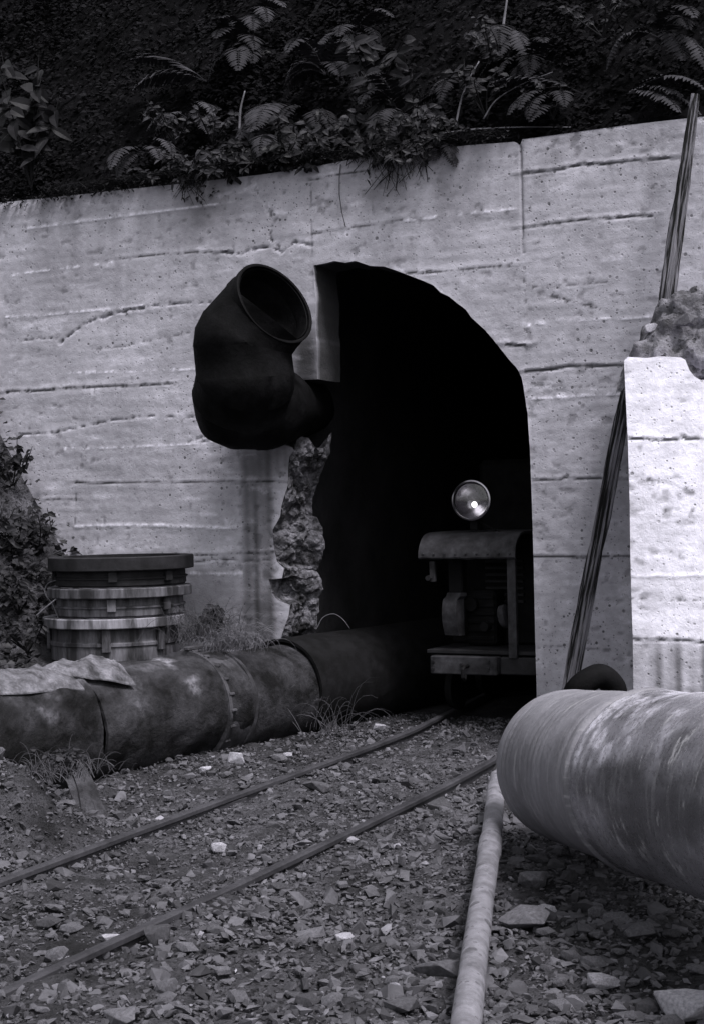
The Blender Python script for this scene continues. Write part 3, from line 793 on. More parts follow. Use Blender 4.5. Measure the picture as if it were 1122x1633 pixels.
# ------------------------------------------------------------------ locomotive
LY = 9.95
def lw(x, y, Y=LY): return W(x, y, Y)
loco = thing('mine_locomotive', 'small dark mine locomotive waiting in the tunnel mouth', 'locomotive', (-4.05, 11, 0))
zb0, zb1 = lw(700, 1075)[2], lw(700, 1046)[2]; xl = lw(685, 1060)[0]
mb = MB(); mb.box(((xl-3.85)/2-.05+.05, LY+.06, (zb0+zb1)/2), ((-3.85-xl)/2, .06, (zb1-zb0)/2), 0, .008)
mb.build('buffer_beam', m_locol, loco)
mb = MB(); mb.box((-3.68, LY+.10, (zb0+zb1)/2), (.165, .05, (zb1-zb0)/2*.95), 0, .008); mb.build('beam_extension', m_loco, loco)
mb = MB(); mb.box((-3.97, LY+.32, zb1+.025), (.44, .26, .014), 0, .005); mb.build('footplate', m_loco, loco)
# curved cowl: quarter round sheet, open below
x0, x1 = lw(666, 890)[0], lw(820, 890)[0]; zc0 = lw(740, 889)[2]; zc1 = lw(740, 848, LY+.25)[2]; hh = zc1-zc0
pr = [(LY+.25-.25*math.cos(t)**.8, zc0+hh*math.sin(t)) for t in np.linspace(0, math.pi/2, 12)]+[(LY+.7, zc1+.005)]
pri = [(y+.012, z-.012) for y, z in pr[::-1]]
cs_ = pr+pri; n = len(cs_); nx_ = 30; v = []; f = []
for i in range(nx_+1):
    x = x0+(x1-x0)*i/nx_
    for k, (y, z) in enumerate(cs_):
        dent = .012*float(mnoise.noise(Vector((x*5, y*5, z*7)))) ; low = .012*float(mnoise.noise(Vector((x*9, 3, 0)))) if z < zc0+.01 else 0
        v.append((x, y+dent, z+low))
for i in range(nx_):
    for k in range(n): f.append((i*n+k, i*n+(k+1) % n, (i+1)*n+(k+1) % n, (i+1)*n+k))
f.append(tuple(range(n))); f.append(tuple(nx_*n+k for k in range(n))[::-1])
mb = MB(); mb.add(v, f); mb.build('curved_cowl', m_locol, loco, auto=35)
mb = MB(); pz = lw(810, 893)[2]
pa = lw(811, 893); mb.box((pa[0], LY+.05, (pz+zb1)/2), (.032, .02, (pz-zb1)/2+.01), 0, .004); mb.build('cowl_post', m_locol, loco)
pa = lw(685, 912); mb = MB(); mb.box((pa[0], LY+.05, lw(685, 912)[2]), (.020, .02, .075), 0, .004); mb.tube([(pa[0]-.02, LY+.03, lw(685, 922)[2]), (pa[0]-.02, LY+.0, lw(685, 922)[2])], .02, 8); mb.build('cowl_bracket', m_locol, loco)
# engine casing with curved guard
mb = MB(); pa = lw(722, 930, LY+.2)
mb.box((pa[0], LY+.28, (pz+zb1)/2+.08), (.055, .05, .30), 0, .01); mb.build('air_pipe_column', m_engine, loco)
mb = MB(); ga, gb = lw(706, 980, LY+.15), lw(736, 980, LY+.15); v = []; f = []
for i in range(14):
    t = i/13; z = lw(715, 945+68*t, LY+.15)[2]; bow = .05*math.sin(math.pi*t)
    xo = (.022 if t < .12 else 0)
    for (x, yy) in ((ga[0]+xo, LY+.19), (ga[0]+.01+xo, LY+.15-bow), (gb[0]-.02+xo, LY+.13-bow), (gb[0]+xo, LY+.19)): v.append((x, yy, z))
for i in range(13):
    for k in range(3): f.append((i*4+k, i*4+k+1, i*4+k+5, i*4+k+4))
mb.add(v, f); mb.build('belt_guard', m_locol, loco, auto=40)
mb = MB(); pc_ = lw(765, 985, LY+.35)
mb.box((pc_[0], LY+.5, pc_[2]), (.12, .15, .20), 0, .02)
for k in range(6): mb.box((pc_[0], LY+.345, pc_[2]-.15+k*.06), (.115, .012, .012), 0, .004)
mb.tube([(pc_[0]-.05, LY+.33, pc_[2]+.1), (pc_[0]-.05, LY+.28, pc_[2]+.1)], .05, 18); mb.tube([(pc_[0]+.06, LY+.33, pc_[2]-.06), (pc_[0]+.06, LY+.26, pc_[2]-.06)], .035, 14)
mb.build('engine_block', m_engine, loco, auto=35)
mb = MB(); pd = lw(793, 985, LY+.22); mb.lathe([(.001, 0), (.07, 0), (.085, .01), (.085, .05), (.07, .06), (.001, .06)], 28, Matrix.Translation(Vector((pd[0], LY+.28, pd[2]))) @ Matrix.Rotation(rad(78), 4, 'Y')); mb.build('flywheel', m_locol, loco, auto=40)
mb = MB(); mb.box((-4.06, LY+1.0, (zb1+zc1)/2), (.36, .45, (zc1-zb1)/2-.03), 0, .03); mb.build('engine_hood', m_engine, loco)
mb = MB(); mb.box((-4.12, LY+1.9, 1.05), (.42, .45, .85), 0, .04); mb.build('cab', m_engine, loco)
mb = MB(); mb.box((-4.03, LY+1.1, zb0+.10), (.33, 1.0, .05), 0, .01); mb.build('frame', m_engine, loco)
for yy in (LY+.55, LY+1.5):
    for s_ in (-1, 1):
        rx_ = float(np.interp(yy, [p[1] for p in (ra if s_ < 0 else rb)], [p[0] for p in (ra if s_ < 0 else rb)]))
        mb = MB(); mb.lathe([(.001, -.03), (.17, -.03), (.17, -.015), (.15, -.012), (.15, .03), (.12, .035), (.10, .01), (.04, .01), (.04, .04), (.001, .04)], 32,
                            Matrix.Translation(Vector((rx_, yy, .16))) @ Matrix.Rotation(rad(90 if s_ > 0 else -90), 4, 'Y')); mb.build('wheel', m_engine, loco, auto=40)
for (bx_, by_) in ((690, 1055), (690, 1067), (735, 1060), (778, 1055), (778, 1067)):
    pb = lw(bx_, by_); MB().tube([(pb[0], LY+.005, pb[2]), (pb[0], LY-.014, pb[2])], .012, 6).build('bolt', m_loco, loco)
pb = lw(745, 1062); MB().tube([(pb[0], LY+.02, pb[2]), (pb[0], LY-.07, pb[2]), (pb[0], LY-.10, pb[2]-.02), (pb[0], LY-.10, pb[2]-.07), (pb[0], LY-.07, pb[2]-.09), (pb[0], LY-.05, pb[2]-.06)], .014, 8).build('coupling_hook', m_engine, loco)
pb = lw(762, 832, LY+.18); MB().tube(bend([pb, pb+np.array([.06, .02, -.03]), pb+np.array([.14, .04, -.075]), pb+np.array([.24, .06, -.082])]), .007, 6).build('lamp_cable', m_engine, loco)
for k in range(9):
    xr = x0+.04+k*(x1-x0-.08)/8; MB().lathe([(.009, 0), (.007, .005), (.001, .007)], 8, align((xr, LY+.0, zc0+.025), (0, -1, 0))).build('rivet', m_locol, loco)
for k in range(7):
    MB().box((-3.98, LY+.54, zb1+.36+k*.05), (.15, .012, .010), 0, .003).build('grille_slat', m_loco, loco)
# headlight
m_refl = bpy.data.materials.new('lamp reflector'); m_refl.use_nodes = True
b_ = m_refl.node_tree.nodes['Principled BSDF']; b_.inputs['Metallic'].default_value = 1; b_.inputs['Roughness'].default_value = .22; b_.inputs['Base Color'].default_value = (.28, .27, .30, 1)
m_glass = bpy.data.materials.new('lamp glass'); m_glass.use_nodes = True
b_ = m_glass.node_tree.nodes['Principled BSDF']; b_.inputs['Transmission Weight'].default_value = 1; b_.inputs['Roughness'].default_value = .03; b_.inputs['IOR'].default_value = 1.45
m_glint = bpy.data.materials.new('added headlamp glint glow'); m_glint.use_nodes = True
b_ = m_glint.node_tree.nodes['Principled BSDF']; b_.inputs['Emission Color'].default_value = (1, .98, 1, 1); b_.inputs['Emission Strength'].default_value = 3.0  # glow added for a reflected glint; the headlamp itself is unlit
hc = lw(751, 798, LY+.12); RH = .132; hd = Vector((.05, -1, .03)).normalized(); mh = align(hc, hd)
head = MB().lathe([(.001, -.18), (.06, -.17), (.11, -.12), (RH-.005, -.03), (RH+.012, -.01), (RH+.012, .006), (RH-.004, .010)], 48, mh).build('headlight', m_engine, loco, auto=40)
def child_of(o, p): o.parent = p; o.matrix_parent_inverse = p.matrix_world.inverted() if False else Matrix.Identity(4)
def sub(mb, name, m, par, auto=40):
    o = mb.build(name, m, None, auto=auto); o.parent = par
    # headlight mesh is in world coordinates under the loco empty: same offset reaches the sub-part through its parent
    return o
sub(MB().lathe([(RH-.002, -.012), (RH-.002, .012), (RH+.004, .018), (RH+.014, .014), (RH+.016, -.012)], 48, mh), 'rim', m_refl, head)
sub(MB().lathe([(.001, -.10), (.03, -.098), (.07, -.075), (.10, -.042), (RH-.006, -.005)], 48, mh), 'reflector', m_refl, head)
gl = [(RH-.004, .004), (.11, .016), (.07, .027), (.03, .032), (.0005, .033)]
sub(MB().lathe(gl+[(r_, z-.005) for r_, z in gl[::-1]], 48, mh), 'glass', m_glass, head)
mbb = MB(); hcv = Vector(hc)+hd*(-.055)+Vector((.002, 0, -.028)); mbb.lathe([(.001, -.022), (.014, -.017), (.021, 0), (.014, .017), (.001, .022)], 20, align(hcv, hd)); sub(mbb, 'glint', m_glint, head, 60)
sub(MB().box((hc[0], hc[1]+.06, hc[2]-RH-.03), (.03, .03, .05), 0, .004), 'bracket', m_engine, head)

# ------------------------------------------------------------------ stack of flanged rings
rc = CAM + ray(194, 905)/float(ray(194, 905) @ V_)*10.75
def zat(y): d = ray(194, y); return (CAM+d/float(d @ V_)*(10.75-.50))[2]
def ringseg(xoff, ytop, yfl, ybot, r, label, mt_, fl_m):
    d_ = W(194+xoff, 905, rc[1])
    c = (float(d_[0]), float(rc[1]), 0)
    root = thing('flanged_ring', label, 'steel ring', (c[0], c[1], zat(ybot)), 'flanged steel rings stacked behind the dark pipe')
    z0, z1, z2 = zat(ybot)+.002, zat(yfl), zat(ytop)
    tilt = Matrix.Translation(Vector((c[0], c[1], z0)))
    hb = z1-z0; hf = z2-z1
    MB().lathe([(r-.07, 0), (r-.055, .012), (r-.055, hb*.45), (r-.045, hb*.48), (r-.045, hb*.56), (r-.06, hb*.6), (r-.06, hb), (r-.085, hb), (r-.085, 0)], 72, tilt, closed=True).build('ring_body', mt_, root, auto=30)
    MB().lathe([(r-.09, hb), (r-.004, hb), (r, hb+.006), (r, hb+hf-.006), (r-.006, hb+hf), (r-.09, hb+hf)], 72, tilt, closed=True).build('flange', fl_m, root, auto=30)
    for an in (rad(-62), rad(-150), rad(-12)):
        mb = MB(); mb.box((c[0]+(r-.04)*math.cos(an), c[1]+(r-.04)*math.sin(an), z0+hb*.65), (.012, .03, hb*.33), an, .003)
        mb.build('lug', mt_, root)
R1 = (W(309, 905, rc[1])[0]-W(80, 905, rc[1])[0])/2*.83
ringseg(0, 889, 911, 938, R1, 'blackened ring on top of the ring stack by the left wall', m_ringd, m_ringd)
ringseg(-3, 939, 955, 987, R1*.99, 'middle grey ring of the three flanged rings by the left wall', m_ring, m_ring)
ringseg(-12, 988, 1004, 1060, R1*.985, 'lowest pale ring of the three stacked by the left wall', m_ring, m_ringl)

# ------------------------------------------------------------------ canvas and sack on the dark pipe
def drape(name, ty, uc, L, Wd, label, cat, seed, yaw=0.0, thick=.02, puff=.03, m=m_canvas):
    n1, n2 = 90, 50; ys_ = np.linspace(-L/2, L/2, n1); us_ = np.linspace(-Wd/2, Wd/2, n2)
    Yv, Uv = np.meshgrid(ys_, us_, indexing='ij')
    # ragged outline
    rag = 1+.10*fbm(np.arctan2(Uv/Wd, Yv/L)*1.5, 3.3, 0, seed, 3)
    Yw = Yv*rag; Uw = Uv*rag
    ca_, sa_ = math.cos(yaw), math.sin(yaw)
    S = Yw*ca_-Uw*sa_+ty; T = Yw*sa_+Uw*ca_+uc
    cxp = -5.895+(S-4.5)*.124
    Xw = cxp+T
    # support: the pipe top or the bank behind
    rr_ = .372; zp = .235+np.sqrt(np.clip(rr_**2-T**2, 0, None)); zt = np.where(np.abs(T) < rr_, zp, -1)
    zg = terrain(Xw, S)+.03
    z = np.maximum(zt, zg)
    e = np.minimum(np.minimum(L/2-np.abs(Yv), Wd/2-np.abs(Uv))/.05, 1)
    cr = np.abs(fbm(S*5+2*fbm(S*3, T*3, 0, seed+4, 2), T*8, 0, seed+2, 4))+.5*np.abs(fbm(S*12, T*16, 0, seed+14, 2)); fold = np.abs(((T*6+S*2.5+.8*fbm(S*2, T*2, 0, seed+9, 2)) % 1)-.5)
    z = z+.012+puff*(.7*cr+.9*fold)*np.clip(e, .15, 1)
    top = np.stack([Xw, S, z], -1).reshape(-1, 3); bot = np.stack([Xw, S, z-thick*np.clip(e, .25, 1)], -1).reshape(-1, 3)
    q = (np.arange(n1-1)[:, None]*n2+np.arange(n2-1)[None, :]).ravel(); fs = np.stack([q, q+1, q+n2+1, q+n2], 1)
    N_ = n1*n2; faces = fs[:, ::-1].tolist()+(fs+N_).tolist()
    ed = [i*n2 for i in range(n1)]+[(n1-1)*n2+k for k in range(1, n2)]+[i*n2+n2-1 for i in range(n1-2, -1, -1)]+[k for k in range(n2-2, 0, -1)]
    for a_, b_ in zip(ed, ed[1:]+ed[:1]): faces.append([a_, b_, b_+N_, a_+N_])
    o = mk(name, np.concatenate([top, bot]), faces, m, smooth=True); o.data.set_sharp_from_angle(angle=rad(60))
    return tag(o, label, cat)
drape('canvas_sheet', 6.35, -.04, 1.5, .52, 'crumpled pale canvas sheet folded over the left end of the dark pipe', 'canvas', 3, .05, .03, .035)
drape('folded_canvas', 6.2, .10, .9, .30, 'second narrow fold of canvas lying lower on the dark pipe at the left edge', 'canvas', 23, -.1, .03, .035)
drape('flattened_sack', 7.35, .02, .52, .42, 'small flattened sack lying on the dark pipe in front of the ring stack', 'sack', 8, .3, .03, .045)

# ------------------------------------------------------------------ timbers
def timber(name, a_, b_, w0, w1, label, seed):
    a_, b_ = np.array(a_), np.array(b_); L = np.linalg.norm(b_-a_); d = (b_-a_)/L
    e1 = np.cross(d, V_); e1 /= np.linalg.norm(e1); e2 = np.cross(d, e1)
    n1, n2 = 120, 28; v = []; f = []
    for i in range(n1):
        t = i/(n1-1); ww = w0+(w1-w0)*t
        for k in range(n2):
            an = 2*math.pi*k/n2; c, s = math.cos(an), math.sin(an)
            # squarish split section with long splits
            m_ = 1/max(abs(c), abs(s))**.7
            r_ = ww*m_*(1+.28*float(vn(k*.9, t*5, seed, seed))+.05*float(vn(k*3.1, t*22, 0, seed+2)))
            if t > .96: r_ *= 1-.5*((t-.96)/.04)*(.5+.5*float(vn(k, 0, 0, seed)))
            v.append((c*r_, s*r_*.55, t*L))
    for i in range(n1-1):
        for k in range(n2): f.append((i*n2+k, i*n2+(k+1) % n2, (i+1)*n2+(k+1) % n2, (i+1)*n2+k))
    f.append(tuple(range(n2))[::-1]); f.append(tuple((n1-1)*n2+k for k in range(n2)))
    o = mk(name, v, f, m_wood)
    Mx = Matrix.Identity(4)
    for i in range(3): Mx[i][0] = e1[i]; Mx[i][1] = e2[i]; Mx[i][2] = d[i]; Mx[i][3] = a_[i]
    o.matrix_basis = Mx
    return tag(o, label, 'timber')
timber('timber_prop', W(897, 1150, 9.05), W(1003, 600, 9.5), .047, .040, 'split weathered timber leaning behind the bright pier, its foot behind the big steel pipe', 3)
timber('timber_prop', W(1060, 500, 9.34), W(1108, 150, 9.44), .055, .024, 'split weathered timber standing on the earth at the upper right and reaching above the wall', 9)

# dark stub of pipe peeping over the big pipe
P_ = [W(905, 1130, 8.2), W(918, 1100, 8.2), W(938, 1084, 8.25), W(957, 1078, 8.3), W(975, 1092, 8.35), W(984, 1120, 8.4), W(988, 1160, 8.4)]
cc_ = bend(P_, 6); stub = MB(); v, f = sweep_ring(cc_, [.060+.012*math.sin(math.pi*i/len(cc_)) for i in range(len(cc_))], 24, .004); stub.add(v, f)
stub = stub.build('rubber_hose', m_black, None, smooth=True); tag(stub, 'loop of thick black rubber hose humped up behind the big steel pipe', 'hose')

# thin wire on the wall
mb = MB(); mb.tube([W(543, 262, WY-.01), W(541, 285, WY-.02), W(541, 310, WY-.02), W(545, 338, WY-.02), W(551, 362, WY-.015)], .0035, 6)
tag(mb.build('rusty_wire', m_wire, None), 'thin dark wire hanging down the concrete above the arch', 'wire')

# ------------------------------------------------------------------ stones
import bmesh
def hull(seed, n=16, flat=.45):
    r = random.Random(seed); bm = bmesh.new()
    for k in range(n):
        a_ = r.uniform(0, 2*math.pi); z = r.uniform(-1, 1); q = math.sqrt(max(0, 1-z*z))
        bm.verts.new((q*math.cos(a_)*r.uniform(.75, 1.1), q*math.sin(a_)*r.uniform(.6, .95), max(-.8, min(.8, z*1.4))*flat))
    bmesh.ops.convex_hull(bm, input=bm.verts[:])
    for v_ in [v_ for v_ in bm.verts if not v_.link_faces]: bm.verts.remove(v_)
    return bm
def hull_arrays(seed, n, flat):
    bm = hull(seed, n, flat); bmesh.ops.triangulate(bm, faces=bm.faces[:]); bm.verts.ensure_lookup_table()
    for i, v_ in enumerate(bm.verts): v_.index = i
    V = np.array([v_.co[:] for v_ in bm.verts]); Fc = np.array([[v_.index for v_ in f_.verts] for f_ in bm.faces]); bm.free(); return V, Fc
def stone_mesh(seed, flat, m):
    bm = hull(seed, 22, flat)
    bmesh.ops.bevel(bm, geom=bm.edges[:], offset=.05, segments=1, affect='EDGES', clamp_overlap=True)
    me = bpy.data.meshes.new('stone'); bm.to_mesh(me); bm.free(); me.materials.append(m)
    return me
tm = [hull_arrays(s, 12, f_) for s, f_ in zip(range(12), [.45, .5, .7, .4, .35, .8, .6, .5, .4, .8, .5, .6])]
def inrail(X, Y): return (X > -4.15) & (X < -3.25)
NV = []; NF = []; NC = []; off = 0
cnt = 42000
gxs = rng.uniform(-5.3, -.9, cnt*2); gys = 3.6+rng.power(1.0, cnt*2)*6.9
dens = .45+.55*sst(-.4, .5, fbm(gxs*1.6, gys*1.6, 0, 101, 3))
ok = (rng.uniform(size=cnt*2) < dens)
# keep the visible wedge only and thin out with distance
vx = (gxs*R_[0]+gys*R_[1]); vd = gxs*V_[0]+gys*V_[1]
ok &= (np.abs(vx/np.maximum(vd, .1)) < .27) & (vd > 3.9)
ok &= rng.uniform(size=cnt*2) < np.clip(1.25-.11*(vd-4), .5, 1)
gxs, gys = gxs[ok][:cnt], gys[ok][:cnt]; gz_ = terrain(gxs, gys)
for i in range(len(gxs)):
    V, Fc = tm[int(rng.integers(12))]
    s = float(np.exp(rng.normal(-4.65, .58)))*(1.15 if gxs[i] > -3.1 else .95); s = min(s, .055)
    s3 = np.array([s, s*rng.uniform(.5, 1), s*rng.uniform(.5, 1.1)])
    az, t1, t2 = rng.uniform(0, 6.28), rng.normal(0, .3), rng.normal(0, .3)
    ca_, sa_ = math.cos(az), math.sin(az); c1, s1 = math.cos(t1), math.sin(t1); c2, s2 = math.cos(t2), math.sin(t2)
    Rm = np.array([[ca_, -sa_, 0], [sa_, ca_, 0], [0, 0, 1]]) @ np.array([[1, 0, 0], [0, c1, -s1], [0, s1, c1]]) @ np.array([[c2, 0, s2], [0, 1, 0], [-s2, 0, c2]])
    P = (V*s3) @ Rm.T + np.array([gxs[i], gys[i], gz_[i]+.012+s*.15])
    NV.append(P); NF.append(Fc+off); off += len(P)
    tn = max(.35, float(rng.normal(1, .28))); tn = tn*2.6 if rng.uniform() < .006 else tn
    NC.append(np.full((len(P), 1), tn))
gr = mk('gravel', np.concatenate(NV), np.concatenate(NF), m_chip)
nc = np.concatenate(NC); colattr(gr, 'tone', np.concatenate([nc, nc*0, nc*0], 1))
tag(gr, 'loose dark shale chips and gravel covering the ground', 'gravel', kind='stuff')

sm = [stone_mesh(200+k, [.35, .5, .3, .6, .4, .28, .45, .33][k], m_stone) for k in range(8)]
sp = [stone_mesh(300+k, [.45, .6, .4][k], m_pale) for k in range(3)]
def stone(px, py, wpx, me, label, group=None, asp=.7, sink=.25, zoff=None, hz=1.0, cat='stone', name='stone'):
    g = G(px, py, 0) if zoff is None else zoff
    z = float(terrain(g[0], g[1])) if zoff is None else g[2]
    dist = float((np.array([g[0], g[1], z])-CAM) @ V_)
    s = wpx/F*dist/2
    o = bpy.data.objects.new(name, me); COL.objects.link(o)
    o.location = (g[0], g[1], z+s*.30*hz+.012); o.scale = (s, s*asp*1.2, s*hz)
    o.rotation_euler = (random.uniform(-.15, .15), random.uniform(-.15, .15), random.uniform(-.5, .5)+TH)
    tag(o, label, cat, group); return o
def own(k, pale=False, flat=.5):       # a mesh of its own for the notable stones
    return stone_mesh(500+k, flat, m_pale if pale else m_stone)
stone(247, 1483, 56, own(1, False, .6), 'rounded grey stone lying against the near rail at lower left', hz=1.1)
stone(180, 1483, 44, own(2, True, .3), 'flat pale slab on the inner side of the near rail at lower left')
stone(378, 1208, 38, own(3, True, .7), 'pale angular stone at the foot of the dark pipe beside its joint', hz=1.1)
stone(457, 1196, 22, own(4, True, .6), 'small pale stone right of the dark pipe joint')
stone(604, 1156, 30, own(5, True, .4), 'bright white stone beside the far rail at the tunnel mouth')
stone(328, 1222, 24, own(6, True, .5), 'small whitish stone just below the dark pipe')
stone(700, 1276, 44, own(7, False, .5), 'grey stone beside the near rail close to the thin pipe end', hz=1.2)
stone(505, 1250, 50, own(8, False, .4), 'dark slab between the rails nearest the tunnel')
stone(350, 1340, 34, own(9, True, .6), 'pale stone standing between the two rails in mid frame')
stone(497, 1480, 56, own(10, False, .35), 'flat grey slab in the foreground, left of a paler one')
stone(546, 1482, 40, own(11, True, .35), 'flat light slab in the foreground rubble right of a grey one')
stone(640, 1590, 64, own(12, False, .4), 'long grey slab at the bottom left of the thin pipe')
stone(715, 1530, 110, own(13, False, .35), 'broad smooth dark rock half buried left of the thin pipe at the bottom', hz=.9)
stone(838, 1460, 92, own(14, False, .45), 'broad dark rock just right of the thin pipe', hz=1.0)
stone(868, 1437, 40, own(15, True, .4), 'light triangular stone in the rubble under the big pipe')
stone(950, 1448, 34, own(16, False, .8), 'small square grey block in the rubble under the big pipe')
stone(850, 1395, 60, own(17, False, .5), 'grey stone in the shadow below the left end of the big pipe')
stone(905, 1390, 34, own(18, False, .6), 'small stone under the belly of the big pipe', hz=1.2)
stone(1100, 1600, 130, own(19, True, .5), 'large pale boulder in the bottom right corner', hz=.9)
stone(960, 1545, 70, own(20, True, .35), 'pale flat stone in the lower right rubble')
stone(1020, 1480, 60, own(21, False, .4), 'grey stone in the right hand rubble below the big pipe')
stone(60, 1295, 74, own(22, True, .55), 'pale rough stone on the mossy mound at the left edge', hz=1.1)
stone(560, 1330, 30, own(23, True, .3), 'pale flat chip against the outer side of the near rail')
stone(520, 1150, 44, own(24, False, .8), 'dark round stone at the tunnel mouth beside the dark pipe', hz=1.2)
stone(0, 0, 34, own(25, True, .5), 'light stone on the earth bank above the bright pier', zoff=W(1052, 548, 9.15))
stone(0, 0, 26, own(27, True, .7), 'small white stone on the earth bank near the timber foot', zoff=W(1038, 530, 9.1))
stone(0, 0, 40, own(26, False, .6), 'dark stone on the earth bank at the right edge', zoff=W(1094, 520, 9.1))
# the nameless rest, by place
zones = [('grey stone lying in the rubble between the two rails', 'stones between the rails', 50, lambda x, y: -4.1 < x < -3.3),
         ('grey stone lying on the ground between near rail and thin pipe', 'stones right of the near rail', 80, lambda x, y: x > -3.05 and (x < -2.75+(6.9-y)*.37-.15)),
         ('grey stone lying in the rubble right of the thin pipe', 'stones right of the thin pipe', 75, lambda x, y: x > -2.65+(6.9-y)*.37+.1 and y < 6.6),
         ('grey stone lying between the far rail and the dark pipe', 'stones left of the far rail', 45, lambda x, y: -5.0 < x < -4.3)]
for lab, grp, n, fn in zones:
    k = 0; tries = 0
    while k < n and tries < 20000:
        tries += 1
        px, py = random.uniform(-10, 1130), random.uniform(1180, 1640)
        if random.random() > (py-1100)/540: continue
        g = G(px, py, 0)
        if not fn(g[0], g[1]) or g[1] > 9.5: continue
        wv = min(70, random.lognormvariate(3.15, .42))*(.55+.45*(py-1150)/450)
        stone(px, py, wv, random.choice(sm), lab, grp, asp=random.uniform(.5, .9), hz=random.uniform(.7, 1.2)); k += 1

# ------------------------------------------------------------------ plants
class Veg(MB):
    def leaf(s, p, d, up, L, Wd, fold=.25, droop=.2):
        p = np.array(p, float); d = np.array(d, float); d /= np.linalg.norm(d)+1e-9; sd_ = np.cross(d, up); sd_ /= np.linalg.norm(sd_)+1e-9
        n_ = np.cross(sd_, d)
        if L < .10:
            a = p; b = p+d*L*.35; c = p+d*L*.7-n_*L*droop*.35; e = p+d*L-n_*L*droop
            w1 = sd_*Wd*.5; w2 = sd_*Wd*.38; u1 = n_*Wd*fold*.5; u2 = n_*Wd*fold*.38
            s.add([a, b-w1+u1, b, b+w1+u1, c-w2+u2, c, c+w2+u2, e], [(0, 2, 1), (0, 3, 2), (1, 2, 5, 4), (2, 3, 6, 5), (4, 5, 7), (5, 6, 7)]); return
        vs = []; fs = []; K = 7
        for i in range(K+1):
            t = i/K; c = p+d*L*t-n_*L*droop*t*t; h = Wd*.5*math.sin(math.pi*min(1, t*.96+.03))**.8*(1-.25*t); u = n_*h*fold
            vs += [c-sd_*h+u, c, c+sd_*h+u]
        for i in range(K):
            for k in (0, 1): fs.append((i*3+k, i*3+k+1, i*3+k+4, i*3+k+3))
        s.add(vs, fs)
    def frond(s, p, d, L, Wd, droop=.6, n=22, r=None):
        r = r or random; p = np.array(p, float); d = np.array(d, float); d /= np.linalg.norm(d); step = L/n; pts = []
        for i in range(n+1):
            pts.append(p.copy()); d = d+np.array([0, 0, -droop*step*1.6/L*(.4+i/n)]); d /= np.linalg.norm(d); p = p+d*step
        side = np.cross(d, [0, 0, 1.]); side /= np.linalg.norm(side)+1e-9
        s.tube(pts[::3], [.004*(1-.8*i/(len(pts[::3]))) for i in range(len(pts[::3]))], 4, cap=False)
        for i in range(3, n+1):
            t = i/n; l_ = Wd*math.sin(math.pi*min(1, t*.92+.08))**.7*(1-t*.35); dd = pts[i]-pts[i-1]; dd /= np.linalg.norm(dd)
            upn = np.cross(side, dd)
            for sg in (-1, 1):
                q = side*sg+dd*.45+upn*r.uniform(-.15, .1); s.leaf(pts[i], q, upn, l_*r.uniform(.85, 1.1), step*1.05, .15, .25)
def ground_xyz(px, py, Y=None): return W(px, py, Y) if Y else hp(px, py, .30)
fern_i = 0
def fern(px, py, L, n, label, group=None, lean=None, Y=None):
    g = ground_xyz(px, py, Y); vg = Veg(); 
    for k in range(n):
        if lean is None:
            az = random.uniform(math.pi*1.05, math.pi*1.95); el = random.uniform(.15, 1.0)
        else: az = lean[0]+random.uniform(-.35, .35); el = lean[1]+random.uniform(-.2, .2)
        d = (math.cos(az)*math.cos(el), math.sin(az)*math.cos(el), math.sin(el))
        vg.frond(g, d, L*random.uniform(.7, 1.15), L*.29, random.uniform(.5, 1.1) if lean is not None else random.uniform(1.2, 2.4))
    o = vg.build('fern', m_fern, None); tag(o, label, 'fern', group); return o
def shrub(px, py, H_, n, ll, label, cat='shrub', group=None, Y=None, name='leafy_shrub', spread=.35, base=None, stemm=None, hang=0):
    g = np.array(base) if base is not None else ground_xyz(px, py, Y)
    root = thing(name, label, cat, tuple(g), group); vg = Veg(); st = MB()
    ns = max(3, n//9)
    for k in range(ns):
        az = random.uniform(0, 6.28); tip = g+np.array([math.cos(az)*spread*random.uniform(.2, 1), math.sin(az)*spread*.6*random.uniform(.2, 1)-.12, H_*random.uniform(.55, 1.0) if not hang else random.uniform(-hang, H_)])
        mid = (g+tip)/2+np.array([random.uniform(-.05, .05), random.uniform(-.05, .05), .03])
        c = bend([g, mid, tip], 5); st.tube(c, [.007*(1-.7*i/len(c)) for i in range(len(c))], 5)
        for j in range(n//ns+1):
            t = random.uniform(.35, 1); q = np.array(c[min(int(t*(len(c)-1)), len(c)-1)]); a2 = random.uniform(0, 6.28)
            d = (math.cos(a2), math.sin(a2)*.5-.3, random.uniform(-.8, .4)); vg.leaf(q, d, (random.uniform(-.4, .4), -1, random.uniform(.1, .9)), ll*random.uniform(.6, 1.25), ll*random.uniform(.4, .62), .3, random.uniform(.05, .5))
    vg.build('foliage', m_leaf, root); st.build('stem', stemm or m_root, root); return root
def stemthing(pts, r, label, m=m_dry, cat='stem', name='dry_stem', Y=None, group=None):
    P = [np.array(hp(x, y, .35)) if Y is None else W(x, y, Y) for x, y in pts]
    yy = P[0][1]
    P = [W(x, y, yy+.02*i) for i, (x, y) in enumerate(pts)]
    c = bend(P, 6); o = MB().tube(c, [r*(1-.6*i/len(c)) for i in range(len(c))], 6).build(name, m, None, smooth=True); return tag(o, label, cat, group)

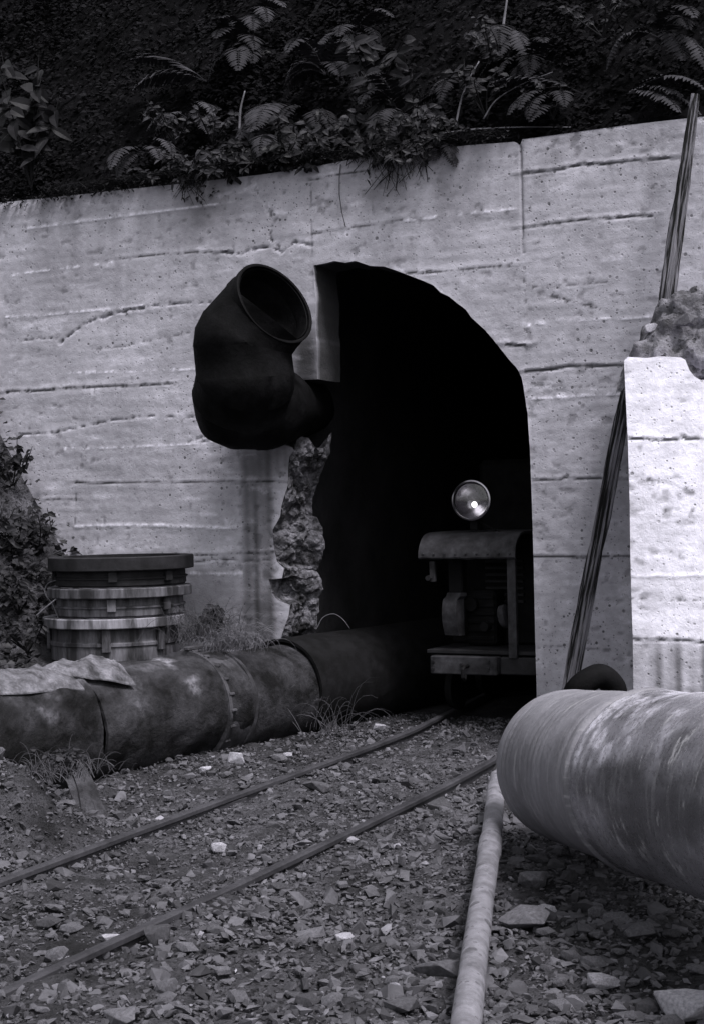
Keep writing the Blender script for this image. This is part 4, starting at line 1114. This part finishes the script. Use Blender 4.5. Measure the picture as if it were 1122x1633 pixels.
# undergrowth: one uncountable mass over the slope
vg = Veg(); N_ = 60000
ux = rng.uniform(-9.6, -1.2, N_*2); uy = 9.78+rng.power(1.0, N_*2)*2.9
mk_ = fbm(ux*1.6, uy*1.6, 0, 111, 3); kp = rng.uniform(size=N_*2) < (.25+.9*sst(-.3, .5, mk_)); ux, uy, mk_ = ux[kp][:N_], uy[kp][:N_], mk_[kp][:N_]
uz = hillz(ux, np.maximum(uy, 9.93)) + rng.uniform(0, 1, len(ux))**1.2*(.03+.30*sst(-.1, .5, mk_)) + .02
A = rng.uniform(0, 6.28, len(ux)); E_ = rng.uniform(-.6, .7, len(ux)); Lf = rng.uniform(.025, .075, len(ux))
da = np.stack([np.cos(A)*np.cos(E_), np.sin(A)*np.cos(E_)-.35, np.sin(E_)], 1); da /= np.linalg.norm(da, axis=1)[:, None]
upv = np.stack([rng.normal(0, .4, len(ux)), rng.normal(-1.1, .5, len(ux)), np.ones(len(ux))], 1); sdv = np.cross(da, upv); sdv /= np.linalg.norm(sdv, axis=1)[:, None]
P0 = np.stack([ux, uy, uz], 1); Lf = Lf[:, None]
vs = np.stack([P0, P0+da*Lf*.5+sdv*Lf*.26, P0+da*Lf+np.array([0, 0, -.2])*Lf, P0+da*Lf*.5-sdv*Lf*.26], 1).reshape(-1, 3)
ids = np.arange(len(ux))*4; fs = np.concatenate([np.stack([ids, ids+1, ids+2], 1), np.stack([ids, ids+2, ids+3], 1)])
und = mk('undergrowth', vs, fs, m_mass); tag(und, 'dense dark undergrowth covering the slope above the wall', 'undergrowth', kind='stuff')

# ivy carpet on the left bank
N_ = 16000; bx_ = rng.uniform(-9.2, -5.9, N_); by_ = rng.uniform(6.3, 9.58, N_)
kp = (PX(by_)-.45-bx_ > 0) & (rng.uniform(size=N_) < .25+.75*sst(-.3, .4, fbm(bx_*2, by_*2, 0, 131, 3))) & ((bx_+6.3)**2+(by_-8.84)**2 > .56**2); bx_, by_ = bx_[kp], by_[kp]
kp = (by_ > 7.6) | (bx_ < PX(by_)-.9); bx_, by_ = bx_[kp], by_[kp]
rise = sst(.9, 2.4, PX(by_)-bx_); bz_ = terrain(bx_, by_)+rng.uniform(0, 1, len(bx_))**1.6*(.04+.32*rise)
A = rng.uniform(0, 6.28, len(bx_)); E_ = rng.uniform(-.5, .8, len(bx_)); Lf = rng.uniform(.035, .09, len(bx_))[:, None]
da = np.stack([np.cos(A)*np.cos(E_), np.sin(A)*np.cos(E_)-.3, np.sin(E_)], 1); da /= np.linalg.norm(da, axis=1)[:, None]
upv = np.stack([rng.normal(0, .4, len(bx_)), rng.normal(-.5, .3, len(bx_)), np.ones(len(bx_))], 1); sdv = np.cross(da, upv); sdv /= np.linalg.norm(sdv, axis=1)[:, None]
P0 = np.stack([bx_, by_, bz_], 1)
vs = np.stack([P0, P0+da*Lf*.5+sdv*Lf*.34, P0+da*Lf+np.array([0, 0, -.2])*Lf, P0+da*Lf*.5-sdv*Lf*.34], 1).reshape(-1, 3)
ids = np.arange(len(bx_))*4; fs = np.concatenate([np.stack([ids, ids+1, ids+2], 1), np.stack([ids, ids+2, ids+3], 1)])
ivy = mk('ivy_carpet', vs, fs, m_ivy); tag(ivy, 'dark ivy and weeds carpeting the bank at the left edge', 'ivy', kind='stuff')

# trailing roots and litter over the wall's top edge
vg = MB()
for k in range(900):
    X = random.uniform(-7.4, -3.6); hang = .06+.16*max(0, float(vn(X*2.2, 0, 0, 7))) + (.22 if abs(X-W(650, 250)[0]) < .16 or abs(X-W(310, 300)[0]) < .10 else 0)
    z0 = 4.02+random.uniform(-.02, .05); x = X; y = 9.62+random.uniform(-.01, .2); P = []
    top = float(np.interp(X, [-9, -2.3], [4.06, 3.99]))
    for i in range(5):
        t = i/4; P.append((x+random.gauss(0, .018)*i, y-.10*min(1, t*2.2)-random.uniform(0, .03), top+.03+.05*math.sin(t*2.2)-hang*t*t*random.uniform(.5, 1.1)))
    vg.tube(P, random.uniform(.0015, .004), 3, cap=False)
for k in range(2200):
    X = random.uniform(-8.2, -3.5); hang = (.20 if abs(X-W(640, 250)[0]) < .25 or abs(X-W(320, 300)[0]) < .2 else .03)
    P = (X, random.uniform(9.5, 9.8), 4.03+random.uniform(-hang, .06)); a2 = random.uniform(0, 6.28)
    v0 = Veg(); v0.leaf(P, (math.cos(a2), math.sin(a2)-.6, random.uniform(-.8, .3)), (0, 0, 1), random.uniform(.02, .06), random.uniform(.01, .03)); vg.add(v0.v, v0.f)
tag(vg.build('hanging_roots', m_root, None), 'dark mat of roots and leaf litter hanging over the wall top', 'roots', kind='stuff')

FG = 'ferns on the slope above the wall'
fern(330, 130, .95, 2, 'single long fern frond arching down to the left above the ring stack', lean=(rad(200), .55))
fern(385, 90, .6, 6, 'pale fern high on the slope left of centre', FG)
fern(450, 170, .65, 5, 'fern hanging straight down the slope over the duct', lean=(rad(265), -.1))
fern(440, 235, .55, 6, 'fern just above the wall over the duct', FG)
fern(520, 120, .6, 6, 'dark fern at the top of the picture near its centre', FG)
fern(640, 190, .55, 7, 'fern among broad leaves at the centre of the slope', FG)
fern(700, 235, .4, 6, 'low fern on the wall edge left of the wall joint', FG)
fern(930, 150, .7, 4, 'wide arching fern at the upper right of the slope', lean=(rad(190), .35))
fern(1000, 150, .6, 4, 'drooping fern next to the top of the tall timber', lean=(rad(340), .2))
fern(880, 175, .45, 6, 'small fern on the slope right of the wall joint', FG)
fern(790, 60, .55, 5, 'faint fern at the top right of the slope', FG)
fern(230, 250, .5, 5, 'dark fern above the left part of the wall', FG)
fern(1050, 60, .6, 5, 'dark fern in the top right corner', FG)
SG = 'broad leaved plants on the slope above the wall'
shrub(50, 260, 1.15, 90, .20, 'tall plant with big glossy leaves at the top left corner', group=SG, spread=.4, base=W(50, 300, 9.85))
shrub(600, 150, .42, 46, .15, 'broad leaved plant high on the slope at the centre', group=SG)
shrub(620, 190, .35, 40, .13, 'broad leaved plant in the middle of the slope below another', group=SG)
shrub(400, 110, .3, 26, .13, 'whorl of pale leaves on the slope left of centre', group=SG)
shrub(775, 190, .45, 60, .075, 'small leaved bush on the slope left of the wall joint', group=SG)
shrub(790, 120, .4, 60, .06, 'small leaved bush high on the slope right of centre', group=SG)
shrub(880, 190, .3, 50, .06, 'low bush on the wall edge right of the wall joint', group=SG)
shrub(340, 230, .3, 70, .06, 'bushy small leaved plant on the wall edge over the left wall', group=SG)
shrub(280, 230, .35, 50, .06, 'sparse small leaved plant above the left wall', group=SG)
shrub(480, 235, .25, 60, .09, 'low broad leaved plant hugging the wall edge above the duct', group=SG)
shrub(560, 235, .3, 70, .08, 'leafy plant on the wall edge above the arch', group=SG)
shrub(660, 240, .35, 70, .08, 'dark leafy plant overhanging the wall right of the arch top', group=SG)
shrub(960, 60, .4, 60, .06, 'small leaved bush at the top right', group=SG)
DG = 'thin stems on the slope above the wall'
stemthing([(382, 210), (384, 175), (391, 145)], .012, 'pale upright dead stem over the duct', group=DG)
stemthing([(388, 212), (405, 228), (425, 240), (442, 250)], .011, 'short pale bent twig beside the dead stem over the duct', group=DG)
stemthing([(456, 275), (452, 262), (458, 250), (468, 243)], .012, 'pale curled root on the wall edge over the duct', group=DG)
stemthing([(725, 205), (733, 165), (745, 130), (763, 98)], .009, 'long thin dry stem left of the wall joint', group=DG)
stemthing([(797, 75), (801, 45), (808, -5)], .016, 'straight pale stem at the top edge right of centre', group=DG)
stemthing([(250, 237), (270, 228), (286, 217)], .006, 'thin slanting stem above the left wall', group=DG)
stemthing([(770, 190), (790, 160), (830, 135), (880, 115)], .006, 'thin arching twig right of the long dry stem', group=DG)
stemthing([(660, 222), (740, 208), (830, 203), (910, 203)], .008, 'long thin runner lying along the wall top at the joint', group=DG)

# left bank plants in front of the wall
OG = 'leafy clumps hanging over the wall top'
for (px, py, H_, n, ll, lb) in ((255, 296, .16, 50, .05, 'small dark clump on the wall top above the left wall'), (305, 292, .22, 90, .06, 'ragged clump drooping over the wall top left of the duct'), (350, 282, .26, 90, .07, 'bushy clump on the wall top just left of the duct'),
        (405, 272, .26, 90, .08, 'bushy clump on the wall top straight above the duct'), (450, 264, .30, 80, .09, 'broad leaved clump on the wall top right of the duct mouth'), (520, 258, .26, 80, .08, 'bushy clump on the wall top above the left end of the arch'),
        (590, 250, .26, 80, .08, 'bushy clump on the wall top above the arch crown'), (650, 246, .30, 110, .07, 'thick clump hanging lowest over the wall top right of the wire'), (715, 236, .22, 70, .06, 'low clump on the wall top left of the long dry stem')):
    b0 = W(px, py, 9.66); b0[2] += .02; shrub(px, py, H_, int(n*1.5), ll, lb, base=b0, group=OG, spread=.26, hang=.05 if py > 280 or px > 700 else .10 if px != 650 else .16)
fern(300, 190, .5, 6, 'mid sized fern left of the pale dead stem', FG); fern(560, 60, .5, 6, 'small fern at the top edge near the centre', FG)
fern(740, 150, .45, 6, 'fern beside the long dry stem', FG); fern(500, 190, .45, 7, 'fern between two broad leaved plants over the arch', FG)
fern(410, 40, .55, 6, 'fern at the top edge left of centre', FG); fern(850, 110, .45, 5, 'small faint fern high on the right slope', FG)
BG = 'ivy clumps on the left bank'
def bankpt(px, py, Y): return W(px, py, Y)
for (px, py, Y, H_, n, ll, lb) in ((20, 740, 9.35, .45, 90, .07, 'topmost leafy clump at the left edge, against the wall'), (60, 850, 9.25, .42, 110, .07, 'leafy clump against the wall left of the ring stack'),
                          (20, 860, 9.0, .45, 110, .08, 'leafy clump at the left edge below the topmost one'), (85, 915, 9.1, .30, 90, .06, 'low leafy clump touching the ring stack'),
                          (30, 940, 8.7, .40, 110, .07, 'leafy clump at the left edge level with the ring stack'), (45, 1000, 8.3, .28, 90, .06, 'small clump behind the canvas on the dark pipe')):
    b0 = bankpt(px, py+40, Y); shrub(px, py, H_, n, ll, lb, base=b0, group=BG, spread=.32)
stemthing([(95, 990), (85, 965), (72, 945), (78, 930), (95, 928), (92, 960)], .006, 'looped pale twig beside the ring stack', Y=8.5, name='twig', cat='twig')
stemthing([(50, 990), (78, 965), (105, 945), (125, 935)], .007, 'forked pale twig leaning on the ring stack', Y=8.4, name='twig', cat='twig')

def tuft(name, centre, n, L, label, spread, m=m_dry, cat='grass tuft', droop=1.0, r_=.003, dirs=None):
    mb = Veg(); c0 = np.array(centre)
    for k in range(n):
        az = random.uniform(0, 6.28) if dirs is None else random.uniform(*dirs); p = c0+np.array([random.gauss(0, spread), random.gauss(0, spread), 0]); el = random.uniform(.7, 1.4)
        d = np.array([math.cos(az)*math.cos(el), math.sin(az)*math.cos(el), math.sin(el)]); l_ = L*random.uniform(.5, 1.2); P = [p]; 
        for i in range(7): P.append(P[-1]+d*l_/7); d = d+np.array([0, 0, -droop*.22*(i+1)/3]); d /= np.linalg.norm(d)
        mb.tube(P, [r_*(1-i/8.5) for i in range(8)], 3, cap=False)
    o = mb.build(name, m, None); return tag(o, label, cat)
m_grass = mat('dull dark grass', .05, .8, .3, 5, 20, 0, .003)
tuft('grass_tuft', W(325, 1020, 8.95), 240, .34, 'dark grass tuft growing between ring stack and stained wall', .12, m_grass)
tuft('grass_tuft', W(365, 1035, 8.7), 200, .30, 'dry grass falling over the dark pipe from behind', .11, m_dry, droop=1.6, dirs=(-.9, .6))
tuft('grass_tuft', G(520, 1165), 34, .40, 'thin grass arching at the tunnel mouth beside the dark pipe', .10, m_grass, droop=1.3)
tuft('grass_tuft', G(90, 1235, .25), 160, .14, 'short weeds on the mossy mound at the left edge', .14, m_grass)
stemthing([(505, 1003), (515, 985), (532, 979), (547, 988), (558, 1003)], .004, 'single grass blade arching at the tunnel mouth above the dark pipe', m=m_dry, Y=9.3, name='arching_grass', cat='grass')
shrub(0, 0, .22, 90, .06, 'small leafy weed between grass tuft and stained wall', base=W(350, 1010, 9.2), spread=.14)
shrub(0, 0, .18, 70, .045, 'leafy weed on the mound in front of the dark pipe', base=G(110, 1240, .22), spread=.2)
# old stump on the mound
s0 = G(150, 1300, 0); s1 = np.array(W(108, 1215, G(140, 1275)[1]+.15))
def r_root():
    n1, n2 = 40, 18; v = []; f = []; A_, B_ = np.array(s0)-np.array([0, 0, .05]), s1; d = B_-A_; L = np.linalg.norm(d); d /= L; e1 = np.cross(d, Z_); e1 /= np.linalg.norm(e1); e2 = np.cross(d, e1)
    for i in range(n1):
        t = i/(n1-1); 
        for k in range(n2):
            an = 2*math.pi*k/n2; r_ = (.05-.02*t)*(1+.45*float(vn(k*.8, t*2, 3, 5))+.1*float(vn(k*2.5, t*9, 3, 6))); v.append(A_+d*L*t+e1*math.cos(an)*r_*1.5+e2*math.sin(an)*r_*.7+np.array([0, 0, .06*math.sin(t*3)]))
    for i in range(n1-1):
        for k in range(n2): f.append((i*n2+k, i*n2+(k+1) % n2, (i+1)*n2+(k+1) % n2, (i+1)*n2+k))
    f.append(tuple(range(n2))[::-1]); f.append(tuple((n1-1)*n2+k for k in range(n2)))
    return mk('split_log', [tuple(p) for p in v], f, m_log)
tag(r_root(), 'short split log leaning on the mound at the left in front of the dark pipe', 'log')
bpy.context.view_layer.update()
